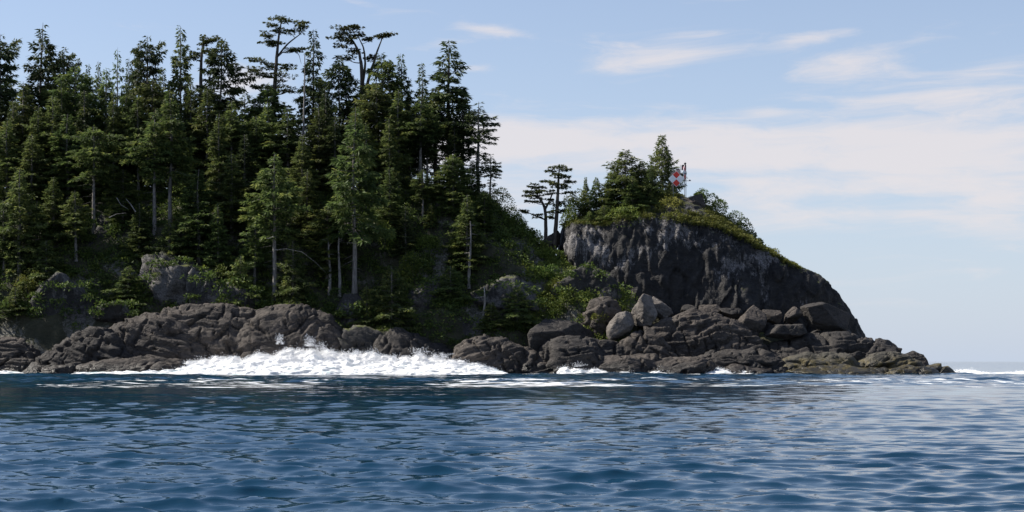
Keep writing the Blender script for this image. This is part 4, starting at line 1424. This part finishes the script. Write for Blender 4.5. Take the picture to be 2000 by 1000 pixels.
# --- twin trees in the saddle
hero(203, None, [[(1066, 488, 4.2), (1066, 440, 3.4), (1065, 405, 2.8), (1052, 385, 1.8), (1047, 372, 1.2)], [(1065, 408, 2.4, 0.2), (1074, 392, 1.8, 0.3), (1078, 380, 1.2, 0.3)],
                 [(1066, 430, 1.6, -0.2), (1046, 422, 1.3, -0.3), (1032, 416, 0.8, -0.3)]],
     [(1044, 364, 12, 4, 0), (1036, 374, 14, 4, 0.4), (1030, 383, 12, 3.5, -0.3), (1052, 374, 14, 4.5, -0.4), (1060, 366, 9, 3.5, 0.3), (1040, 392, 14, 3.5, 0.2),
      (1026, 413, 12, 2.5, -0.3), (1048, 422, 10, 2.5, -0.3), (1074, 376, 11, 5, 0.4), (1078, 390, 9, 4, 0.2), (1055, 386, 10, 4, 0.5)],
     'shorter left tree of the twin flat topped pair in the saddle', 321, tl=0.36, tw=0.13, group='twin trees in the saddle')
hero(202, None, [[(1083, 496, 5.0), (1086, 440, 4.0), (1089, 390, 3.2), (1091, 350, 2.2), (1092, 330, 1.2)]],
     [(1090, 327, 17, 4, 0), (1105, 331, 10, 3, 0.4), (1078, 334, 10, 3.5, 0.4), (1088, 342, 15, 4, -0.4), (1106, 344, 9, 3, 0.1), (1068, 354, 12, 4, 0.3), (1082, 360, 14, 5, -0.5),
      (1110, 356, 14, 3.5, 0.2), (1103, 366, 13, 4, -0.3), (1112, 374, 9, 3.5, 0.5), (1080, 400, 10, 4, 0.3), (1078, 414, 12, 4, 0.0), (1098, 412, 8, 4, 0.3), (1074, 424, 10, 4, -0.3), (1094, 396, 8, 3, 0.4)],
     'taller right tree of the twin flat topped pair in the saddle', 322, tl=0.36, tw=0.13, group='twin trees in the saddle')
fallen([(1068, 462), (1052, 463), (1040, 466)], 203, 'bare twig sticking out left of the twin trees', 0.05)


# --- headland trees
def head_plant(key, px, top, hw, dy, label, **k):
    yf = float(np.interp(px, _foot[:, 0], _foot[:, 1]))
    Y = yf + dy
    return plant(key, px, top, hw, Y, label, ground=head_top(px, Y) - 0.1, group='conifers on the headland top', **k)


head_plant('spiky2', 1221, 294, 60, 8, 'broad pointed spruce, left of the two tall ones on the headland')
head_plant('spiky1', 1293, 264, 42, 12, 'tall spruce with separate level branches beside the diamond panels')
head_plant('spiky1', 1253, 314, 30, 9, 'slim spruce between the two tall ones on the headland')
head_plant('spiky1', 1270, 326, 26, 7, 'small spruce left under the tall level branched one')
head_plant('young1', 1198, 330, 34, 7, 'full green spruce against the left side of the broad pointed one')
head_plant('spiky1', 1144, 346, 10, 8, 'tiny spire poking above the round bush on the left headland')
head_plant('young1', 1165, 346, 26, 7, 'young light green spruce between the tiny spire and the broad spruce')
head_plant('young1', 1180, 400, 40, 3.8, 'low spruce overhanging the left of the cliff brow')
head_plant('young1', 1236, 352, 36, 5.0, 'shaded conifer in front of the slim spruce on the headland')
head_plant('young1', 1152, 412, 36, 3.6, 'low yellow green spruce at the left end of the cliff brow')
head_plant('young1', 1272, 374, 26, 6, 'dark low conifer at the foot of the level branched spruce')


def shrub(px, py, hw, hh, Y, label, mat, seed, n=900, ll=0.27, lw=0.13, group='bushes on the headland', name='bush'):
    rng = np.random.default_rng(seed)
    k = Y / FPX
    c = at(px, py + hh, Y)
    root = link(name, None, loc=tuple(c))
    tag(root, label, 'bush', group)
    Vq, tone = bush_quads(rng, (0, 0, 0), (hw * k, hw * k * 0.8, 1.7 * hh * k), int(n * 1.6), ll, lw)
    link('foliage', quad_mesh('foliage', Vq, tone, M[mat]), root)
    tb = Tubes()
    for i in range(5):
        a = rng.uniform(0, 6.28)
        e = np.array([math.cos(a) * hw * k * 0.45, math.sin(a) * hw * k * 0.35, hh * k * 1.1])
        s = np.linspace(0, 1, 4)[:, None]
        tb.tube(e * s + np.array([0, 0, -0.3]), 0.06 * (1 - 0.8 * s[:, 0]), 4)
    link('stems', tb.mesh('stems', M['bark_dark']), root)


SHRUBS = [
    (1128, 398, 30, 30, 203, 'round dark green bush at the left end of the headland top', 'shrub', 401, 1500),
    (1112, 420, 18, 20, 201, 'small leafy bush above the left corner of the cliff', 'shrub', 402, 700),
    (1308, 400, 44, 28, 199.5, 'big yellow green bush under the diamond panels', 'bush_yellow', 403, 2200),
    (1262, 408, 30, 20, 199, 'dull bush left of the big yellow green one', 'shrub', 404, 1000),
    (1222, 420, 36, 20, 198, 'dark bush over the cliff brow below the broad spruce', 'shrub', 405, 1200),
    (1318, 428, 26, 15, 197.2, 'small dry bush hanging over the brow below the yellow green bush', 'bush_yellow', 406, 700),
    (1362, 382, 24, 17, 203, 'round bush on the summit just right of the light', 'shrub', 407, 900),
    (1394, 404, 26, 18, 203, 'bush next down the right slope from the summit bush', 'shrub', 408, 1000),
    (1420, 424, 24, 14, 203, 'dense bush midway down the right slope of the headland', 'shrub', 409, 900),
    (1446, 441, 20, 13, 203, 'pointed bush below midway on the right slope of the headland', 'shrub', 410, 700),
    (1466, 457, 17, 10, 203, 'low bush near the end of the right slope of the headland', 'shrub', 411, 500),
    (1482, 469, 13, 7, 203, 'last little bush on the right slope of the headland', 'shrub', 412, 350),
    (1505, 489, 14, 7, 199, 'yellow grass tuft bush on the bare right shoulder', 'bush_yellow', 413, 350),
    (1076, 500, 26, 16, 199, 'bright bush at the feet of the twin trees', 'shrub', 414, 900),
    (1066, 528, 30, 18, 195, 'lit bush on the green slope below the twin trees', 'shrub', 415, 1100),
    (1092, 550, 30, 24, 193, 'bright yellow green bush at the right edge of the green slope', 'bush_yellow', 416, 1300),
    (1100, 590, 26, 22, 191, 'leafy bush lower on the right edge of the green slope', 'shrub', 417, 1000),
    (1168, 618, 16, 10, 187.5, 'tiny yellow plant patch among rocks left of the upright pale boulder', 'bush_yellow', 418, 350),
    (852, 478, 50, 34, 196, 'large leafy bush with pale glints in mid slope', 'shrub', 419, 1800),
    (810, 520, 36, 28, 193, 'leafy bush left below the large glinting one', 'shrub', 420, 1200),
    (1000, 425, 26, 22, 202, 'bush on the skyline of the green slope below the forest edge', 'shrub', 421, 1000),
    (965, 385, 26, 20, 204, 'bright bush at the top of the green slope by the forest edge', 'bush_yellow', 422, 900),
    (1028, 458, 22, 18, 202, 'bush low on the skyline of the green slope', 'shrub', 423, 800),
    (385, 420, 34, 44, 196, 'light green leafy bush in the gap right of the straight pale trunk', 'shrub', 424, 1500),
    (56, 548, 26, 26, 190.5, 'yellow lit bush at the foot of the far left bare stem', 'bush_yellow', 425, 800),
    (462, 540, 26, 26, 189.5, 'light leafy bush above the outcrop by the bedded rock', 'shrub', 426, 900),
    (750, 455, 24, 26, 195, 'lit bush right of the long bare trunk in mid slope', 'shrub', 427, 800),
]
for (px, py, hw, hh, Y, lab, mt, sd, n) in SHRUBS:
    shrub(px, py, hw, hh, Y, lab, mt, sd, n, group='bushes on the headland' if px > 1100 and px < 1520 and py < 500 else 'bushes on the wooded slope')


# --- undergrowth that nobody could count
def undergrowth():
    rng = np.random.default_rng(77)
    Vs, Ts = [], []
    n = 3600
    x = rng.uniform(-68, 15, n)
    y = rng.uniform(185, 212, n)
    h = land(x, y)
    dens = fbm(np.stack([x * 0.12, y * 0.12, 0 * x], 1), 3, 91)
    rz = np.interp(x, _rx, _rz)
    ok = (h > 3.6 + 1.2 * dens) & (y < 186 + np.interp(x, _wx, _wd) + 3)
    ok &= (dens > -0.55) & ((h > 7.0 + 2.0 * dens) | (x > -34))
    for xx, yy, hh, dd in zip(x[ok], y[ok], h[ok], dens[ok]):
        s = rng.uniform(0.5, 1.15)
        lit = 0.36 + 0.3 * smooth(xx, -6, 8) + 0.2 * dd  # sunlight on the open green slope is put into the leaf tone
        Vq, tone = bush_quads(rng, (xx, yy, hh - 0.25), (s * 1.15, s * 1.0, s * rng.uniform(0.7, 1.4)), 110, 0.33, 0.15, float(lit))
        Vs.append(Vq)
        Ts.append(tone)
    for (px, py, hw, hh, Y, lab, sd, rot) in OUTCROPS:
        if sd in (212, 213):
            continue
        for a in np.linspace(0.1, math.pi - 0.1, max(5, int((hw + hh) / 13))):
            f = rng.uniform(1.0, 1.35)
            c = at(px + hw * f * math.cos(a) * 1.1, py - hh * f * math.sin(a) * 1.05, Y - 0.6 + 0.012 * max(hw, hh))
            q = rng.uniform(0.55, 1.15)
            Vq, tone = bush_quads(rng, c - np.array([0, 0, 0.5]), (q * 1.2, q, q * 0.9), 90, 0.42, 0.22, 0.35)
            Vs.append(Vq)
            Ts.append(tone)
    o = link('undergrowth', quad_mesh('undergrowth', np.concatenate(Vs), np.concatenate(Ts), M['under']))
    tag(o, 'tangled green undergrowth covering the steep slope under the trees', 'undergrowth', kind='stuff')
    # low growth on the headland top
    Vs, Ts = [], []
    for i in range(760):
        px = rng.uniform(1104, 1570) if i < 420 else rng.uniform(1330, 1560)
        yf, yb, ys, b, s = head_profile(px)
        Y = rng.uniform(yb - 0.2, ys + 1.0)
        if 1336 < px < 1384 and Y > yb + 1.6:
            continue
        z = head_top(px, Y)
        X = (px - 1000) / FPX * (yf + 2.2)
        sc = rng.uniform(0.25, 0.6) * float(np.interp(px, [1330, 1480, 1570], [1.0, 0.8, 0.35]))
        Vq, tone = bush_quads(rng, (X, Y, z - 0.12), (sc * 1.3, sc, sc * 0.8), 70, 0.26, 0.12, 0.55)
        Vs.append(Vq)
        Ts.append(tone)
    o = link('ground_cover', quad_mesh('ground_cover', np.concatenate(Vs), np.concatenate(Ts), M['bush_yellow']))
    tag(o, 'low yellow green grass and scrub on top of the headland', 'ground cover', kind='stuff')


undergrowth()


# ------------------------------------------------------------------ navigation light with diamond daymarks
def box_mesh(name, size, mat, bevel=0.0):
    import bmesh
    bm = bmesh.new()
    bmesh.ops.create_cube(bm, size=1.0)
    bmesh.ops.scale(bm, vec=size, verts=bm.verts)
    if bevel:
        bmesh.ops.bevel(bm, geom=bm.edges[:], offset=bevel, segments=2, affect='EDGES')
    me = bpy.data.meshes.new(name)
    bm.to_mesh(me)
    bm.free()
    me.materials.append(mat)
    return me


def diamond_mesh(name, r, th, mat):
    V = np.array([(0, 0, r), (r, 0, 0), (0, 0, -r), (-r, 0, 0)])
    V = np.vstack([V + (0, -th / 2, 0), V + (0, th / 2, 0)])
    F4 = np.array([[3, 2, 1, 0], [4, 5, 6, 7], [0, 1, 5, 4], [1, 2, 6, 5], [2, 3, 7, 6], [3, 0, 4, 7]])
    return np_mesh(name, V, F4, mat, shade=False)


def nav_light():
    Y = 201.5
    k = Y / FPX
    c = at(1330, 378, Y)
    root = link('navigation_light', None, loc=tuple(c))
    tag(root, 'steel navigation light frame with red and white diamond panels on the headland summit', 'navigation light')

    def L(px, py, dep=0.0):
        return Vector(((px - 1330) * k, dep, (378 - py) * k))

    def daymark(px, py, half, rz, dep):
        g = link('daymark', diamond_mesh('daymark', half, 0.04, M['white']), root, L(px, py, dep))
        g.rotation_euler = (0, 0, rz)
        s = half / 2
        for q, zz in (('top', s), ('low', -s)):
            for side in (-1, 1):
                p = link('red_panel', diamond_mesh('red_panel', s * 0.90, 0.012, M['red']), g, (0, side * 0.029, zz))
        for xx in (-s, s):
            for side in (-1, 1):
                link('white_panel', diamond_mesh('white_panel', s * 0.93, 0.008, M['white']), g, (xx, side * 0.026, 0))
    daymark(1319.5, 351, 15.8 * k, math.radians(6), -0.95)
    daymark(1336.5, 338, 15.0 * k, math.radians(68), -0.5)
    # frame: four legs, two decks, rails, braces
    for (px, dep) in ((1314, -0.75), (1314, 0.75), (1338.5, -0.75), (1338.5, 0.75)):
        p = L(px, 355, dep)
        link('leg', box_mesh('leg', (0.07, 0.07, 3.6), M['steel'], 0.01), root, (p.x, p.y, 1.1))
    x0, x1 = L(1313, 0).x, L(1339, 0).x
    for z in (1.15, 2.55):
        for dep in (-0.79, 0.79):
            link('cross_beam', box_mesh('cross_beam', (x1 - x0 + 0.1, 0.05, 0.07), M['steel']), root, ((x0 + x1) / 2, dep, z))
        for xx in (x0, x1):
            link('side_beam', box_mesh('side_beam', (0.05, 1.5, 0.07), M['steel']), root, (xx, 0, z))
    link('deck', box_mesh('deck', (x1 - x0 + 0.15, 1.6, 0.04), M['steel']), root, ((x0 + x1) / 2, 0, 2.61))
    for (px, top) in ((1316, 325), (1323, 331), (1329.5, 321)):
        p = L(px, top)
        h = p.z - 2.6
        link('rail_post', box_mesh('rail_post', (0.045, 0.045, h), M['steel']), root, (p.x, 0.45, 2.6 + h / 2))
    for py in (330, 335):
        p = L(1319, py)
        link('rail', box_mesh('rail', (1.5, 0.04, 0.04), M['steel']), root, (L(1320, 0).x, 0.42, p.z))
    p = L(1324, 337)
    bat = link('battery_box', box_mesh('battery_box', (0.62, 0.5, 0.75), M['steel'], 0.08), root, (p.x, 0.05, p.z))
    link('box_lid', box_mesh('box_lid', (0.46, 0.4, 0.16), M['black'], 0.05), bat, (0, 0, 0.44))
    # cabinet and lantern on the right post
    p = L(1335.5, 327.5)
    cab = link('lantern_cabinet', box_mesh('lantern_cabinet', (0.58, 0.5, 0.68), M['black'], 0.04), root, (p.x, -0.1, p.z))
    link('cabinet_window', box_mesh('cabinet_window', (0.34, 0.02, 0.36), M['glass'], 0.008), cab, (0.02, -0.262, -0.06))
    link('mast', box_mesh('mast', (0.08, 0.08, 1.6), M['steel']), root, (L(1337, 0).x, -0.06, p.z - 1.1))
    tb = Tubes()
    q = L(1338, 318)
    z0 = p.z + 0.34
    zs = np.array([0, 0.08, 0.09, 0.2, 0.21, 0.27, 0.3, 0.42])
    rs = np.array([0.10, 0.10, 0.14, 0.14, 0.18, 0.14, 0.03, 0.02])
    tb.tube(np.stack([0 * zs, 0 * zs, zs], 1), rs, 12)
    link('lantern', tb.mesh('lantern', M['black']), root, (q.x, -0.1, z0))
    # small bracket with a lamp low on the right
    a = L(1339, 354)
    link('bracket', box_mesh('bracket', (0.75, 0.06, 0.06), M['steel']), root, (a.x + 0.3, -0.45, a.z))
    link('bracket_lamp', box_mesh('bracket_lamp', (0.2, 0.16, 0.14), M['black'], 0.03), root, (a.x + 0.5, -0.45, a.z + 0.08))


nav_light()


# ------------------------------------------------------------------ surf
def surf(name, px0, px1, heights, y0, y1, label, seed, drops=0, nx=520, ny=90, rag=1.0, broken=False):
    """foam bank: heights = (px, crest height in m) along the shore, between the distances y0 (front) and y1"""
    hp = np.array(heights, float)
    px = np.linspace(px0, px1, nx)
    v = np.linspace(0, 1, ny)
    PX, VV = np.meshgrid(px, v, indexing='ij')
    Yv = y0 + (y1 - y0) * VV
    X = (PX - 1000) / FPX * (0.5 * (y0 + y1))
    hc = np.interp(PX, hp[:, 0], hp[:, 1])
    l1 = np.stack([px * 0.035, 0 * px + seed, 0 * px], 1)
    torn = 1 + 0.17 * fbm(l1, 5, seed + 3, gain=0.6)
    if broken:
        torn = torn * np.clip(0.75 + 0.9 * fbm(l1 * 0.7, 3, seed + 4), 0.1, 1.2)
    hc = hc * torn[:, None]
    prof = 0.55 * np.clip(VV / 0.66, 0, 1) + 0.25 * smooth(VV, 0.0, 0.62) + 0.2 * smooth(VV, 0.0, 0.14)
    prof = prof * smooth(VV, 1.0, 0.74)
    Q = np.stack([X.ravel(), Yv.ravel(), 0 * X.ravel()], 1)
    n1 = fbm(Q * np.array([0.35, 0.5, 1]), 4, seed)
    n2 = fbm(Q * np.array([0.75, 1.2, 1]), 4, seed + 1, gain=0.55)
    n3 = fbm(Q * np.array([3.0, 3.0, 1]), 2, seed + 2)
    H = (hc * prof).ravel()
    Z = H * (1 + 0.2 * n1) + rag * np.sqrt(np.clip(H, 0, 4)) * (0.055 * n2 + 0.03 * n3) * (0.35 + 0.65 * smooth(VV, 0.35, 0.7).ravel()) - 0.12 + 0.08 * n2
    edge = np.minimum(smooth(PX, px0, px0 + 14), smooth(PX, px1, px1 - 14)).ravel()
    Z = Z * edge - 0.35 * (1 - edge)
    Q[:, 1] -= 0.5 * n1 + 0.35 * n2
    Q[:, 2] = Z
    i = np.arange(nx - 1)[:, None] * ny
    j = np.arange(ny - 1)[None, :]
    F = np.stack([i + j, i + ny + j, i + ny + j + 1, i + j + 1], -1).reshape(-1, 4)
    o = link(name, np_mesh(name, Q, F, M['foam']))
    tag(o, label, 'surf', kind='stuff')
    if drops:
        rng = np.random.default_rng(seed + 9)
        c = rng.choice(len(Q), drops, p=(np.clip(H, 0, None) ** 1.5) / np.sum(np.clip(H, 0, None) ** 1.5))
        burst = 0.5 + 1.2 * np.clip(fbm(np.stack([Q[c, 0] * 0.45, 0 * Q[c, 0], 0 * Q[c, 0]], 1), 3, seed + 5) + 0.15, 0, 1)
        up = rng.exponential(0.13, drops) * burst * (0.35 + 0.35 * H[c])
        P0 = Q[c] + np.stack([rng.normal(0, 0.25, drops), rng.normal(0, 0.4, drops), up], 1)
        r = rng.uniform(0.015, 0.05, drops) * np.clip(1.25 - 0.35 * up, 0.45, 1.2)
        tet = np.array([(1, 0, -0.6), (-0.5, 0.87, -0.6), (-0.5, -0.87, -0.6), (0, 0, 1.0)])
        V = P0[:, None, :] + tet[None] * r[:, None, None]
        f = np.array([[0, 2, 1], [0, 1, 3], [1, 2, 3], [2, 0, 3]])
        FF = (np.arange(drops) * 4)[:, None, None] + f[None]
        s = link('spray', np_mesh('spray', V.reshape(-1, 3), FF.reshape(-1, 3), M['foam'], shade=False))
        tag(s, 'fine white spray drops thrown up along the top of the surf', 'spray', kind='stuff')


CREST = [(130, 0.3), (190, 0.75), (250, 1.1), (300, 1.3), (350, 1.5), (420, 1.85), (470, 2.15), (520, 2.5), (560, 2.75), (600, 2.95), (640, 2.8), (680, 2.5), (720, 2.35),
         (770, 2.3), (820, 2.35), (860, 2.05), (900, 1.85), (940, 1.4), (970, 0.9), (1000, 0.15)]
surf('breaking_surf', 130, 1000, CREST, 176.3, 183.5, 'tall back crest of white surf bursting against the left and middle rocks', 501, drops=24000)
surf('breaking_surf', 132, 1000, [(p, 0.68 * h) for p, h in CREST], 174.6, 180.0, 'middle roll of white surf in front of the bursting crest', 541, drops=4500, nx=460, ny=60)
surf('breaking_surf', 135, 1004, [(p, 0.36 * h + 0.12) for p, h in CREST], 172.6, 177.5, 'low front roll of foam spreading over the blue water', 551, drops=1500, nx=460, ny=50)
surf('foam_wash', 1080, 1500, [(1080, 0.8), (1100, 1.1), (1130, 1.05), (1180, 0.7), (1230, 0.65), (1300, 0.75), (1350, 0.45), (1400, 0.75), (1450, 0.7), (1480, 0.35), (1500, 0.1)], 176.5, 181.8,
     'thin white foam washing through the low rocks below the cliff', 511, nx=300, ny=40, broken=True, drops=3000)
surf('foam_crest', 1842, 2040, [(1842, 0.2), (1870, 0.5), (1910, 0.5), (1950, 0.42), (1990, 0.4), (2040, 0.3)], 181, 190,
     'low white foam breaking off the tip of the point', 521, nx=180, ny=40, broken=True, drops=800)
surf('foam_edge', -30, 62, [(-30, 0.4), (0, 0.45), (40, 0.4), (62, 0.1)], 178, 182,
     'short strip of foam below the leftmost brown rock', 531, nx=80, ny=30)


def bursts():
    rng = np.random.default_rng(61)
    tet = np.array([(1, 0, -0.6), (-0.5, 0.87, -0.6), (-0.5, -0.87, -0.6), (0, 0, 1.0)])
    f = np.array([[0, 2, 1], [0, 1, 3], [1, 2, 3], [2, 0, 3]])
    for px, py0, py1, hw, n, lab in ((549, 672, 636, 7, 420, 'thin jet of spray climbing the dome at the left of the surf crest'),
                                     (600, 676, 650, 11, 700, 'splash of spray over the highest crest of the surf'),
                                     (632, 682, 664, 12, 420, 'small splash right of the highest crest of the surf'),
                                     (693, 692, 678, 14, 420, 'low spray over the middle of the surf'),
                                     (816, 694, 676, 12, 520, 'peaked spray over the right half of the surf'),
                                     (868, 698, 684, 14, 420, 'fine spray near the right end of the surf'),
                                     (1128, 716, 706, 18, 300, 'spray over the foam under the cliff gully')):
        n = int(n * 0.75)
        jets = 4
        q = rng.integers(0, jets, n)
        off, lean_, top_ = rng.normal(0, 0.45, jets) * hw, rng.normal(0, 0.7, jets) * hw, rng.uniform(0.45, 1.0, jets)
        u = rng.uniform(0, 1, n) ** 1.3
        x = px + off[q] + lean_[q] * u + rng.normal(0, 1, n) * hw * (0.16 + 0.2 * u)
        y = py0 + (py1 - py0) * top_[q] * u * rng.uniform(0.75, 1.1, n)
        P = np.array([at(a, b, 179.0) for a, b in zip(x, y)])
        P[:, 1] += rng.normal(0, 0.5, n)
        r = rng.uniform(0.015, 0.06, n)
        V = (P[:, None, :] + tet[None] * r[:, None, None]).reshape(-1, 3)
        FF = ((np.arange(n) * 4)[:, None, None] + f[None]).reshape(-1, 3)
        tag(link('spray', np_mesh('spray', V, FF, M['foam'], shade=False)), lab, 'spray', kind='stuff')


bursts()
